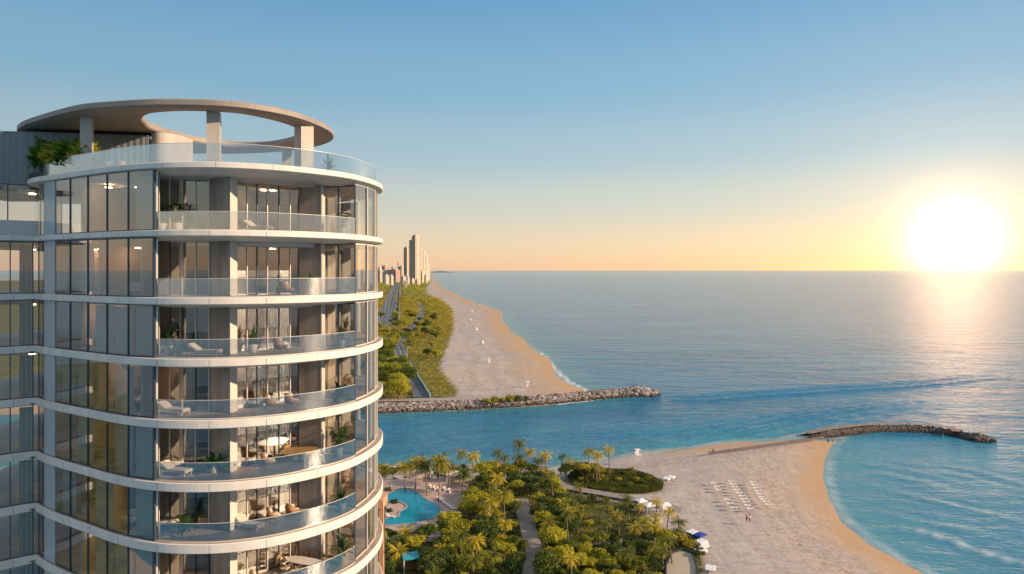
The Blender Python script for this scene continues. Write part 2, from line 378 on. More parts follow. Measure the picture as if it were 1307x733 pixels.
swell([(1100, 650), (1160, 664), (1230, 676), (1320, 700)], 0.22, 1.7, 1, 8)
swell([(1090, 600), (1150, 610), (1230, 630)], 0.2, 2.5, 2, 9)
foam = np.maximum(foam, np.clip(1.0 - np.abs(s - 1.2) / (1.1 + np.clip(P[:, 1] / 500, 0, 3)) + (vnoise(P, .35, 6) - .5) * 1.3, 0, 1) * np.where(P[:, 0] > 20, 1, 0) * np.where((P[:, 1] < 262), 0.12, .8) * np.where(near | (P[:, 1] < 4000), 1, 0))
foam = np.maximum(foam, np.clip(1.0 - np.abs(s - 1.6) / 1.6 + (vnoise(P, .35, 6) - .5) * 1.2, 0, 1) * np.where((P[:, 0] > 70) & (P[:, 1] < 215), .28, 0))
calm = np.clip((P[:, 0] - 50) / 25, 0, 1) * np.clip((247 - P[:, 1]) / 10, 0, 1) * np.clip((210 - P[:, 0]) / 50, 0, 1)
def sea_material():
    m = bpy.data.materials.new('sea_water'); m.use_nodes = True; nt = m.node_tree; N = nt.nodes; L = nt.links; b = N['Principled BSDF']
    g = N.new('ShaderNodeNewGeometry'); sh = N.new('ShaderNodeAttribute'); sh.attribute_name = 'shore'; fo = N.new('ShaderNodeAttribute'); fo.attribute_name = 'foam'
    def nz(scale, stretch=(1, 1, 1), rot=0, det=3, dist=0):
        mp = N.new('ShaderNodeMapping'); mp.inputs['Scale'].default_value = stretch; mp.inputs['Rotation'].default_value = (0, 0, rot)
        L.new(g.outputs['Position'], mp.inputs[0]); n = N.new('ShaderNodeTexNoise'); n.inputs['Scale'].default_value = scale; n.inputs['Detail'].default_value = det
        n.inputs['Distortion'].default_value = dist; L.new(mp.outputs[0], n.inputs['Vector']); return n.outputs['Fac']
    def rng(v, a, bb, c=0.0, d=1.0):
        r = N.new('ShaderNodeMapRange'); L.new(v, r.inputs[0])
        for k, q in enumerate((a, bb, c, d)): r.inputs[k + 1].default_value = q
        return r.outputs[0]
    def mix(fac, a, bb):
        x = N.new('ShaderNodeMix'); x.data_type = 'RGBA'; L.new(fac, x.inputs[0])
        for k, v in ((6, a), (7, bb)):
            if isinstance(v, tuple): x.inputs[k].default_value = (*v, 1)
            else: L.new(v, x.inputs[k])
        return x.outputs[2]
    c = mix(rng(nz(0.006, (1, 2.5, 1), .3), .35, .65), (0.010, 0.120, 0.25), (0.018, 0.17, 0.31))
    c = mix(rng(nz(0.03, (1, 3, 1), -.35, 4, .6), .52, .75), c, (0.02, 0.20, 0.30))
    c = mix(rng(sh.outputs['Fac'], 22, 0, 0, .75), c, (0.05, 0.23, 0.27))
    c = mix(rng(sh.outputs['Fac'], 3, 0, 0, .8), c, (0.26, 0.30, 0.27))
    cl = N.new('ShaderNodeAttribute'); cl.attribute_name = 'calm'; c = mix(rng(cl.outputs['Fac'], 0, 1, 0, .55), c, (0.09, 0.26, 0.34))
    c = mix(fo.outputs['Fac'], c, (0.8, 0.8, 0.8))
    L.new(c, b.inputs['Base Color']); b.inputs['IOR'].default_value = 1.33; b.inputs['Specular IOR Level'].default_value = 0.27
    L.new(rng(fo.outputs['Fac'], 0, 1, 0.14, .8), b.inputs['Roughness'])
    a1 = nz(0.11, (1, 2.2, 1), -.45, 4, .5); a2 = nz(0.5, (1, 1.8, 1), .25, 5, .4); a3 = nz(0.025, (1, 3, 1), -.25, 3)
    def mul(v, k):
        n = N.new('ShaderNodeMath'); n.operation = 'MULTIPLY'; L.new(v, n.inputs[0]); n.inputs[1].default_value = k; return n.outputs[0]
    def add(u, v):
        n = N.new('ShaderNodeMath'); n.operation = 'ADD'; L.new(u, n.inputs[0]); L.new(v, n.inputs[1]); return n.outputs[0]
    ca = N.new('ShaderNodeAttribute'); ca.attribute_name = 'calm'; hh0 = add(add(mul(a1, 1.1), mul(a2, 0.55)), mul(a3, 2.0))
    mm_ = N.new('ShaderNodeMath'); mm_.operation = 'MULTIPLY'; L.new(hh0, mm_.inputs[0]); L.new(rng(ca.outputs['Fac'], 0, 1, 1, .38), mm_.inputs[1]); hh = mm_.outputs[0]
    bp = N.new('ShaderNodeBump'); bp.inputs['Strength'].default_value = 1.0; bp.inputs['Distance'].default_value = 0.9
    L.new(hh, bp.inputs['Height']); L.new(bp.outputs[0], b.inputs['Normal'])
    return m
o = np_mesh('sea', np.column_stack([P, z]), Fc, sea_material(), True, {'shore': np.clip(s, -5, 500), 'foam': foam, 'calm': calm}); o['kind'] = 'structure'
# ================================================================== THE TOWER
M_roomfill = bpy.data.materials.new('warm_room_fill'); M_roomfill.use_nodes = True  # warm emission for the fill squares added inside the rooms
M_roomfill.node_tree.nodes['Principled BSDF'].inputs['Emission Color'].default_value = (1, .62, .34, 1); M_roomfill.node_tree.nodes['Principled BSDF'].inputs['Emission Strength'].default_value = 20
FL = [6.48, 2.41, -1.64, -5.29, -8.95, -12.70, -16.35, -20.0, -23.65]      # deck heights from eye level
FL = [EYE + h for h in FL]
V2 = lambda p: Vector((p[0], p[1]))
front = [V2(p) for p in [(-33.6, 48.05), (-32.2, 46.95), (-30.8, 46.0), (-27.1, 43.75), (-24.3, 42.1), (-21.6, 41.0), (-19.1, 40.65), (-16.6, 40.95), (-14.1, 42.1),
         (-11.9, 44.1), (-10.6, 46.2), (-9.95, 48.8), (-9.8, 51.2), (-10.2, 53.7), (-11.2, 56.0), (-12.9, 58.4), (-15.6, 60.4), (-19, 61.8), (-24, 62.3), (-32, 62.3)]]
curve = catmull(front, 6)
wing = [V2((-32.2, 62.3)), V2((-42, 61)), V2((-42, 50)), V2((-37.3, 44.75)), V2((-35.1, 46.7))]
OUT = curve + wing[1:]
roofpts = [V2(p) for p in [(-35.3, 50.2), (-34.7, 48.9), (-33.2, 47.5)]] + front[2:-1] + [V2((-30, 61.8)), V2((-34, 58.5)), V2((-35.6, 54))]
ROOF = catmull(roofpts, 6, True)
def onray(line, px):
    k = (px - PX) / F
    for a, b in zip(line[:-1], line[1:]):
        fa, fb = a.x - k * a.y, b.x - k * b.y
        if fa == 0: return a.copy()
        if fa * fb < 0: return a + (b - a) * (fa / (fa - fb))
def onpath(line, d):
    for a, b in zip(line[:-1], line[1:]):
        L_ = (b - a).length
        if d <= L_: return a + (b - a) * (d / L_)
        d -= L_
    return line[-1].copy()
def between(line, p, q, inc_ends=True):           # samples of line from p to q (both lie on it)
    def pos(pt):
        best = (1e9, 0); acc = 0
        for a, b in zip(line[:-1], line[1:]):
            e = b - a; t = max(0, min(1, (pt - a).dot(e) / max(e.length_squared, 1e-9))); d = (pt - (a + e * t)).length
            if d < best[0]: best = (d, acc + t * e.length)
            acc += e.length
        return best[1]
    s0, s1 = pos(p), pos(q); acc = 0; out = [p]
    for a, b in zip(line[:-1], line[1:]):
        acc += (b - a).length
        if s0 + .02 < acc < s1 - .02: out.append(b)
    return out + [q]
tower = empty('residential_tower', (-22, 52, 0), 0, 'curved glass apartment tower with white banded balconies and an open oval ring on its roof', 'apartment tower')
def tpart(mb, name, mats, parent=None, smooth=False):
    o = mb.build(name, mats, None, smooth)
    if parent is None: o.parent = tower; o.matrix_parent_inverse = Matrix.Translation((22, -52, 0))
    else: o.parent = parent; 
    return o
def slab_mesh(poly, z, thick=0.36, drop=0.2, inset=1.1):
    mb = MB(); n = len(poly)
    rings = [(0.05, 0.0), (0.0, -0.04), (0.0, -thick + .03), (0.03, -thick), (inset, -thick - drop)]
    V = []
    for d, dz in rings:
        for p in (offset(poly, d) if d else poly): V.append((p.x, p.y, z + dz))
    fs = [(r * n + i, (r + 1) * n + i, (r + 1) * n + (i + 1) % n, r * n + (i + 1) % n) for r in range(4) for i in range(n)]
    mb.add(V, fs, 0); mb.add(V[:n], [tuple(range(n))], 2); mb.add(V[4 * n:], [tuple(range(n - 1, -1, -1))], 3)
    acc = 0; nxt = 1.3                      # open joints between the fascia castings
    for i in range(n):
        a, b = poly[i], poly[(i + 1) % n]; L_ = (b - a).length
        while acc + L_ > nxt:
            p = a + (b - a) * ((nxt - acc) / L_); t = (b - a).normalized()
            mb.box((p.x + t.y * -0.0, p.y, z - thick / 2 - .01), (0.028, 0.010, thick - .1), math.atan2(t.y, t.x), 1); nxt += 3.25
        acc += L_
    return mb
# outline runs left to right along the front: its inside is on the left of travel
for k, z in enumerate(FL):
    poly = ROOF if k == 0 else OUT
    th = [0.36, 0.36, 0.42, 0.48, 0.52, 0.55, 0.58, 0.6, 0.6][k]
    tpart(slab_mesh(poly, z, th, 0.22 if k else 0.28, 1.2), 'balcony_slab', [M_white, M_joint, M_infloor, M_white])
gl = offset(curve, 0.22, False)                       # line of the flush glass
gr = offset(curve, 0.48, False)                       # line of the end glass
rl = offset(curve, 0.32, False)                       # line of the railing
LX = [71, 90, 112.5, 137, 164, 197]
gA = [onray(gl, x) for x in [49.5, 57.5] + LX]
wl = [V2((-35.35, 46.95)), gA[0]]
wdir = (V2((-44, 39.2)) - V2((-35.1, 46.7))).normalized()
w0 = V2((-35.1, 46.7)) + Vector((wdir.y, -wdir.x)) * 0.25
wingp = [w0 + wdir * 4, w0 + wdir * 2.2, w0 + wdir * 0.25, None, gA[0]]
wdirpt = onray([wingp[1], wingp[2], gA[0]], 13); wd2 = onray([wingp[2], gA[0]], 42)
WP = [w0 + wdir * 2.6, w0 + wdir * 1.3, wdirpt if wdirpt else w0, wd2 if wd2 else (w0 + gA[0]) / 2, gA[0]]
inner = [gA[-1] + Vector((0.1, 0.1)), A(199.5, 43.4).xy, A(217, 43.4).xy, A(233, 43.45).xy, A(250, 43.5).xy, A(267, 43.55).xy]
c1 = [A(267, 43.6).xy, A(293, 42.7).xy, A(302, 43.5).xy, A(303, 45).xy, A(268, 45).xy]
inner2 = [A(302.5, 44.0).xy, A(315, 44.5).xy, A(328, 45.0).xy, A(341, 45.5).xy, A(356, 46.1).xy, A(370, 46.7).xy, A(381, 47.1).xy]
c2 = [A(381.5, 47.0).xy, A(409.5, 46.7).xy, A(414, 47.6).xy, A(413, 48.8).xy, A(383, 48.8).xy]
eg0 = onray(gr[gr.index(min(gr, key=lambda p: (p - V2((-19, 41))).length)):], 453)
inner3 = [A(414.5, 47.7).xy, A(432, 47.5).xy, eg0]
endline = between(gr, eg0, gr[-1]); EP = [eg0]
accs = 0
for i in range(1, 8): EP.append(onpath(endline, i * 1.9))
def pane(a, b, z0, z1, glassm, mm, name, mw=0.07, md=0.14, fin=False):
    mb = MB(); mb.bar(a, b, 0.03, z0 + .03, z1 - .02); o = tpart(mb, name, glassm)
    f = MB(); t = (b - a).normalized(); ang = math.atan2(t.y, t.x)
    f.box((b.x, b.y, (z0 + z1) / 2), (mw, md, z1 - z0 - .01), ang, 0)
    f.bar(a + t * .04, b - t * .04, 0.06, z0 + .002, z0 + .07); f.bar(a + t * .04, b - t * .04, 0.06, z1 - .09, z1 - .002)
    m = f.build('mullion', mm); m.parent = o
    return o
rnd = random.Random(3)
def smooth_glass(mb, path, z0, z1, th=.02):      # curved laminated glass: two faces and its edges
    a, b = offset(path, th / 2, False), offset(path, -th / 2, False); n = len(path)
    for L_, fl in ((a, 0), (b, 1)):
        V = [(p.x, p.y, z) for p in L_ for z in (z0, z1)]
        mb.add(V, [(2 * i, 2 * i + 1, 2 * i + 3, 2 * i + 2) if not fl else (2 * i, 2 * i + 2, 2 * i + 3, 2 * i + 1) for i in range(n - 1)])
    V = [(p.x, p.y, z1) for p in a] + [(p.x, p.y, z1) for p in b]; mb.add(V, [(i, n + i, n + i + 1, i + 1) for i in range(n - 1)])
def curtain(a, b, z0, z1, inn=0.35):
    t = (b - a).normalized(); nrm = Vector((-t.y, t.x)); L_ = (b - a).length; n = max(8, int(L_ / 0.05)); mb = MB(); V = []
    for i in range(n + 1):
        p = a + t * (L_ * i / n) + nrm * (inn + 0.07 * math.sin(i * 1.25) + .02 * math.sin(i * .37)); V += [(p.x, p.y, z0 + .03), (p.x, p.y, z1 - .05)]
    for i in range(n + 1):
        p = V[i * 2]; V.append((p[0] + nrm.x * .01, p[1] + nrm.y * .01, z0 + .03)); V.append((p[0] + nrm.x * .01, p[1] + nrm.y * .01, z1 - .05))
    o_ = 2 * (n + 1)
    mb.add(V, [(2 * i, 2 * i + 2, 2 * i + 3, 2 * i + 1) for i in range(n)] + [(o_ + 2 * i, o_ + 2 * i + 1, o_ + 2 * i + 3, o_ + 2 * i + 2) for i in range(n)]
           + [(0, 1, o_ + 1, o_), (2 * n, o_ + 2 * n, o_ + 2 * n + 1, 2 * n + 1)] + [(2 * i + 1, 2 * i + 3, o_ + 2 * i + 3, o_ + 2 * i + 1) for i in range(n)], 0)
    tpart(mb, 'curtain', M_curtain)
for k in range(1, 9):                                  # storeys: floor k, ceiling k-1
    z0 = FL[k] + .004; z1 = FL[k - 1] - [0, .62, .56, .60, .64, .66, .68, .72, .72][k]
    ztop = FL[k - 1] - (.56 if k > 1 else .5)
    for i in range(len(gA) - 1):                       # flush curved facade on the left
        if i == 1:
            mb = MB(); mb.bar(gA[1], gA[2], 0.12, z0, ztop + .2); tpart(mb, 'wall_panel', M_panel)
        else: pane(gA[i], gA[i + 1], z0, ztop + .16, M_glass, M_mull, 'facade_window', 0.05 if i < 6 else 0.15, 0.12)
    if k >= 2:
        for i in range(len(WP) - 1): pane(WP[i], WP[i + 1], z0, ztop + .16, M_glass, M_mull, 'facade_window')
    else:
        ib = [p + Vector((wdir.y, -wdir.x)) * 0 + Vector((0.3, 2.6)) for p in WP[:-1]] + [gA[0] + Vector((0, 1.0))]
        for i in range(len(ib) - 1): pane(ib[i], ib[i + 1], z0, ztop + .2, M_glass, M_mull, 'facade_window')
        mb = MB(); wp = [WP[0], WP[1], WP[2], WP[3], gA[0]]
        for a, b in zip(wp[:-1], wp[1:]): mb.bar(a, b, 0.10, z0, z0 + 1.05)
        tpart(mb, 'parapet', M_panel)
    # dividing wall, recessed balcony windows, stone columns
    mb = MB(); mb.bar(inner[0], inner[1], 0.12, z0, ztop + .02); tpart(mb, 'divider', M_mullw)
    for i in range(1, 5): pane(inner[i], inner[i + 1], z0, z1, M_glassb, M_mullw if rnd.random() < .8 else M_mull, 'balcony_window', 0.06, 0.16)
    mb = MB(); mb.prism(c1, z0, z1 + .05); tpart(mb, 'stone_pier', [M_stone])
    mb = MB(); q = [c1[1] + Vector((.02, 0)), c1[2] + Vector((.02, .0)), c1[2] + Vector((.06, -.03)), c1[1] + Vector((.06, -.06))]; mb.prism(q[::-1], z0, z1 + .04); tpart(mb, 'pier_lit_face', [M_mullw])  # pale strip paints the sunlit right face of the pier
    for i in range(6): pane(inner2[i], inner2[i + 1], z0, z1, M_glassb, M_mullw if i % 2 == 0 else M_mull, 'balcony_window', 0.05, 0.15)
    mb = MB(); mb.prism(c2, z0, z1 + .05); tpart(mb, 'stone_pier', [M_stone])
    mb = MB(); mb.bar(c2[1] + Vector((.05, -.02)), c2[2] + Vector((.05, -.02)), 0.07, z0, z1 + .04); tpart(mb, 'pier_lit_face', M_mullw)  # same painted sunlit face on the second pier
    for i in range(2): pane(inner3[i], inner3[i + 1], z0, z1, M_glassb, M_mull, 'balcony_window', 0.06, 0.15)
    for i in range(6): pane(EP[i], EP[i + 1], z0, ztop + .02, M_glass, M_mullw, 'end_window', 0.09, 0.18)
    # ceiling liner, core, partitions
    f = MB(); inset = offset(OUT, 2.9); f.prism([(p.x, p.y) for p in inset], ztop - .30, ztop - .015); tpart(f, 'ceiling', [M_white])
    mb = MB(); mb.box((-23.5, 54.8, (z0 + z1) / 2), (17, 7.5, z1 - z0)); tpart(mb, 'core_wall', M_inwall if k % 2 else M_inwall)
    mb = MB()
    for px, d, l in ((rnd.choice([92, 114]), .4, 6), (166, .6, 6), (199, 2.2, 8)):
        g0 = onray(gl, px); mb.bar(g0 + Vector((.4, d)), g0 + Vector((1.5, d + l)), 0.15, z0, z1)
    mb.bar(c1[3] + Vector((-.6, 0)), c1[3] + Vector((-1.2, 7)), .15, z0, z1); mb.bar(c2[3] + Vector((-.6, 0)), c2[3] + Vector((-2.5, 4)), .15, z0, z1)
    tpart(mb, 'partition_wall', M_inwall)
    mb = MB()
    for _ in range(3):
        px = rnd.choice([100, 125, 150, 180]); g0 = onray(gl, px); mb.box((g0.x + 1, g0.y + rnd.uniform(2.5, 4.5), z0 + 1.1), (rnd.uniform(.8, 1.6), .4, 2.2), .3)
    mb.box((inner2[4].x - 1, inner2[4].y + 4, z0 + 1.2), (2.0, .4, 2.4)); mb.box((inner[3].x, 47.5, z0 + 1.2), (1.5, .3, 2.4))
    tpart(mb, 'wardrobe', M_inwood)
    for gx, gy, ww in rnd.sample([(inner2[3].x - 1.2, inner2[3].y + 2.6, 3.0), (inner[3].x, inner[3].y + 2.2, 2.6), (-25.5, 46.6, 3.0), (-29.5, 49.0, 2.6), (-35.5, 50.5, 3.0), (-24, 45.2, 1), (-27.5, 46.5, 1), (-31, 50.5, 1), (-17.0, 48.5, 1)], 6):
        mb = MB(); mb.box((gx, gy, min(z1, ztop - .31) - .035), (.34, .34, .05), .2); tpart(mb, 'room_fill_light', M_roomfill)  # glowing squares added at random spots to brighten the rooms
    mb = MB()
    for _ in range(4): mb.box((rnd.uniform(-31, -16), 51.02, z0 + 1.15), (rnd.uniform(.9, 1.8), .12, 2.3))
    tpart(mb, 'interior_door', M_inwood)
    ch = set(rnd.sample([0, 2, 3, 4, 5, 6], 4 if k > 2 else 1))
    for i in ch:
        if i + 1 < len(gA): curtain(gA[i] + (gA[i + 1] - gA[i]) * .1, gA[i + 1], z0, z1)
    if k > 2:
        for i in rnd.sample([1, 2, 3, 4], 1): curtain(inner[i], inner[i + 1], z0, z1)
        for i in rnd.sample([0, 2, 3, 4], 2): curtain(inner2[i], inner2[i + 1], z0, z1)
        curtain(EP[2], EP[3], z0, z1)
    curtain(WP[2] + (WP[3] - WP[2]) * .4, WP[3], z0, z1, .5) if k > 1 else None
    # railing along the balcony edge
    a = onray(rl, 199.5); b = onray([p for p in rl if p.x > -19], 453) ; path = between(rl, a, b)
    mb = MB(); step = 3
    smooth_glass(mb, path, FL[k] + .03, FL[k] + 1.12)
    o = tpart(mb, 'balcony_railing', [M_rail], None, True)
    mb = MB()
    for i in range(len(path) - 1): mb.bar(path[i], path[i + 1], 0.035, FL[k] + 1.121, FL[k] + 1.145)
    h = mb.build('handrail', M_mullw); h.parent = o; mb = MB()
    for i in range(len(path) - 1): mb.bar(path[i], path[i + 1], 0.05, FL[k] + .002, FL[k] + .045)
    h = mb.build('base_channel', M_mullw); h.parent = o
# storeys below the picture, down to the ground
mb = MB(); zz = FL[8] - .6
mb.prism([(p.x, p.y) for p in offset(OUT, .6)], 0.5, zz, 0)
while zz > 4: mb.prism([(p.x, p.y) for p in OUT], zz - 3.6, zz - 3.1, 1); zz -= 3.65
tpart(mb, 'lower_storeys', [M_panel, M_white])
# back of the facade
back = offset([p for p in OUT], 0.6)
i0 = min(range(len(back)), key=lambda i: (back[i] - EP[6]).length)
mb = MB(); bk = back[i0:i0 + 200]
for a, b in zip(bk[:-1], bk[1:]):
    if b.y > 55: mb.bar(a, b, .1, FL[8], FL[0] - .7 if b.x > -34 else FL[1] - .5)
tpart(mb, 'rear_wall', M_panel)
# roof deck railing
rr = offset(ROOF, 0.55); n = len(rr); i0 = min(range(n), key=lambda i: abs((PX + F * rr[i].x / rr[i].y) - 57) + (100 if rr[i].y > 50 else 0))
ordr = [rr[(i0 + j) % n] for j in range(n)]; path = []
for p in ordr:
    path.append(p)
    if p.y > 60 and p.x < -20: break
mb = MB(); hb = MB(); smooth_glass(mb, path, FL[0] + .03, FL[0] + 1.2)
for a, b in zip(path[:-1], path[1:]): hb.bar(a, b, .035, FL[0] + 1.202, FL[0] + 1.225); hb.bar(a, b, .05, FL[0] + .002, FL[0] + .05)
o = tpart(mb, 'roof_railing', [M_rail], None, True); h = hb.build('handrail', M_mullw); h.parent = o
# ring canopy
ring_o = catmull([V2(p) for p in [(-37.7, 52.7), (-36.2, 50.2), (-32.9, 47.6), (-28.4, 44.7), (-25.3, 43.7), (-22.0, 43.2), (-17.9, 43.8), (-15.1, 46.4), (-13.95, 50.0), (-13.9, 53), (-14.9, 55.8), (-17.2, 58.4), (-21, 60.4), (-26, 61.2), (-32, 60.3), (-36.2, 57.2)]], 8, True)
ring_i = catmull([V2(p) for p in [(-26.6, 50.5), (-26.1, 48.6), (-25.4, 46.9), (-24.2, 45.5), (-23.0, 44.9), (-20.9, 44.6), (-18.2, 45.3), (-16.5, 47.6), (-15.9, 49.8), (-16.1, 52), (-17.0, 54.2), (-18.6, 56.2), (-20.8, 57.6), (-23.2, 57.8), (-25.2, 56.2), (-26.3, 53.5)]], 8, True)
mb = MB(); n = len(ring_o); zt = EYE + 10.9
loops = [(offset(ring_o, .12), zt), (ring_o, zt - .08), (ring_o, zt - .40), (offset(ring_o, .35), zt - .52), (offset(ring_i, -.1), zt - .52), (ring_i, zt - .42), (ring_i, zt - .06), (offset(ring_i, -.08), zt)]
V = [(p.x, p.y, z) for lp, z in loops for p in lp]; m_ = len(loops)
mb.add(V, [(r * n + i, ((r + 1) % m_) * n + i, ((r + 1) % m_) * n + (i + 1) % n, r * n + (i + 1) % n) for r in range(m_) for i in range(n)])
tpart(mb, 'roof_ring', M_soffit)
for px, Y, w, rz in ((111, 46.4, .70, .35), (273, 44.95, .80, .25), (388, 49.2, 1.05, .9)):
    p = A(px, Y); mb = MB(); mb.box((p.x, p.y, (FL[0] + zt - .53) / 2), (w, w * .8, zt - .53 - FL[0]), rz); tpart(mb, 'roof_column', M_column)
for p in ((-34.5, 56), (-19.5, 59.2), (-29, 59.4)):
    mb = MB(); mb.box((p[0], p[1], (FL[0] + zt - .53) / 2), (.8, .8, zt - .53 - FL[0]), .3); tpart(mb, 'roof_column', M_column)
# corrugated plant room
def corrugated(path, z0, z1):
    mb = MB(); V = []; pts = []
    for a, b in zip(path[:-1], path[1:]):
        L_ = (b - a).length; t = (b - a) / L_; nn = Vector((t.y, -t.x)); m2 = int(L_ / .11)
        for i in range(m2): pts.append(a + t * (i * .11) + nn * (.035 if i % 4 < 2 else 0)); 
    pts.append(path[-1]); 
    for p in pts: V += [(p.x, p.y, z0), (p.x, p.y, z1)]
    mb.add(V, [(2 * i, 2 * i + 2, 2 * i + 3, 2 * i + 1) for i in range(len(pts) - 1)]); return mb
cp = [V2((-42, 57)), V2((-42, 49.0)), V2((-35.6, 49.9)), V2((-27.4, 51.3)), V2((-27.4, 56.5)), V2((-42, 57))]
o = tpart(corrugated(cp, FL[0] - .45, EYE + 10.05), 'plant_room', M_corr)
cap = MB(); cap.prism([(p.x, p.y) for p in offset(cp[:-1], -.05)], EYE + 10.05, EYE + 10.13); c = cap.build('coping', M_corr); c.parent = o
mb = MB(); mb.prism([(p.x, p.y) for p in (V2((-42, 57)), V2((-42, 50.2)), V2((-37.6, 45.9)), V2((-36.1, 48.6)), V2((-35.9, 57)))], FL[0] - .75, FL[0] - .46); tpart(mb, 'wing_roof_slab', M_corr)
# curved screen beside the opening of the ring
sc_pts = catmull([V2(p) for p in [(-27.1, 51.4), (-26.5, 51.3), (-25.9, 51.8), (-25.5, 52.8), (-25.4, 54.2)]], 5)
mb = MB()
for a, b in zip(sc_pts[:-1], sc_pts[1:]): mb.bar(a, b, .12, FL[0], EYE + 10.35)
tpart(mb, 'roof_screen', M_column)

# ------------------------------------------------------------------ plants and furniture of the terraces
def leaf_blade(mb, base, dir_, L_, w, droop, mi=0, seg=4):
    d = Vector(dir_).normalized(); side = d.cross(Vector((0, 0, 1)));
    if side.length < 1e-3: side = Vector((1, 0, 0))
    side.normalize(); p = Vector(base); V = []
    for i in range(seg + 1):
        t = i / seg; ww = w * math.sin(math.pi * min(max(t * .92 + .06, 0), 1)) ** .8
        V += [p - side * ww, p + side * ww]; d = (d + Vector((0, 0, -droop / seg))).normalized(); p = p + d * (L_ / seg)
    mb.add(V, [(2 * i, 2 * i + 1, 2 * i + 3, 2 * i + 2) for i in range(seg)], mi)
def potted_plant(kind, seed):
    r = random.Random(seed); e = empty('potted_plant', (0, 0, 0), 0, 'x', 'plant')
    mb = MB(); mb.tube([(0, 0, 0), (0, 0, .05), (0, 0, .42), (0, 0, .45)], [.17, .19, .24, .22], 14); p = mb.build('pot', M_pot, e, True)
    mb = MB()
    if kind == 'spiky':
        for i in range(34):
            a = r.uniform(0, 6.28); el = r.uniform(.3, 1.5); leaf_blade(mb, (0, 0, .45 + r.uniform(0, .35)), (math.cos(a) * math.cos(el), math.sin(a) * math.cos(el), math.sin(el)), r.uniform(.55, .95), .045, .7)
        mb.tube([(0, 0, .4), (0, 0, .85)], .04, 6)
    elif kind == 'leafy':
        for i in range(7):
            a = r.uniform(0, 6.28); q = Vector((0, 0, .44)); pts = [q.copy()]
            for j in range(5): q += Vector((math.cos(a) * .07, math.sin(a) * .07, .2)) + Vector((r.uniform(-.05, .05), r.uniform(-.05, .05), 0)); pts.append(q.copy())
            mb.tube(pts, .012, 4)
            for pnt in pts[1:]:
                for _ in range(6):
                    b = r.uniform(0, 6.28); leaf_blade(mb, pnt, (math.cos(b), math.sin(b), r.uniform(-.1, .8)), r.uniform(.18, .34), .06, .6, 0, 3)
    else:      # broad leaves
        for i in range(26):
            a = r.uniform(0, 6.28); el = r.uniform(.2, 1.3); leaf_blade(mb, (0, 0, .42), (math.cos(a) * math.cos(el), math.sin(a) * math.cos(el), math.sin(el)), r.uniform(.7, 1.15), .13, 1.0)
    mb.build('foliage', M_leafg, e)
    return Proto(e)
PP = {k: potted_plant(k, 5 + i) for i, k in enumerate(('spiky', 'leafy', 'broad'))}
pl = [(273, 5, 46.0 - 3.2, 'broad', 1.25, 'bright green bushy plant in a pale pot in front of the stone pier'),
      (234, 6, 42.4, 'broad', 1.05, 'small bright green potted plant beside the dark stone pier on a lower balcony'),
      (216, 3, 42.6, 'spiky', 1.25, 'dark spiky plant in a pot by the divider on the middle balcony'),
      (226, 3, 42.2, 'broad', .9, 'low leafy plant just right of the dark spiky one'),
      (208, 1, 42.6, 'leafy', 1.15, 'slim dark potted tree at the left end of the top balcony'),
      (226, 1, 42.6, 'leafy', 1.2, 'second slim potted tree on the top balcony, right of the first'),
      (437, 1, 46.5, 'leafy', 1.0, 'potted shrub by the end window of the top balcony'),
      (397, 2, 45.4, 'spiky', 1.0, 'spiky plant before the brown pier on the second balcony from the top'),
      (323, 3, 45.0 - 1.2, 'spiky', 1.15, 'thin spiky plant behind the middle balcony railing'),
      (436, 3, 46.6, 'spiky', 1.1, 'spiky plant at the right end of the middle balcony'),
      (434, 4, 46.4, 'broad', 1.15, 'round leafy bush at the right end of the balcony below the middle one'),
      (432, 5, 46.4, 'leafy', 1.35, 'dark green bush at the right end of the balcony with the round table'),
      (436, 7 - 1, 46.3, 'spiky', 1.2, 'spiky plant at the right end of the balcony with the wicker armchairs'),
      (438, 7, 46.4, 'spiky', 1.55, 'large agave beside the oval table')]
for px, k, Y, kind, s_, lab in pl:
    p = A(px, Y); PP[kind].place((p.x, p.y, FL[k] + .004), random.uniform(0, 6), s_, lab)
p = A(415, 49.5); PP['spiky'].place((p.x + .25, p.y, FL[0] + .004), 1, 1.3, 'palm-like plant in a pot near the right roof column')
p = A(193, 47); PP['broad'].place((p.x, p.y, FL[0] + .004), 1, 1.0, 'potted plant on the roof terrace at the edge of the ring opening')
p = A(126, 46.5); PP['broad'].place((p.x, p.y, FL[0] + .004), 2, 1.35, 'leafy plant right beside the left roof column')
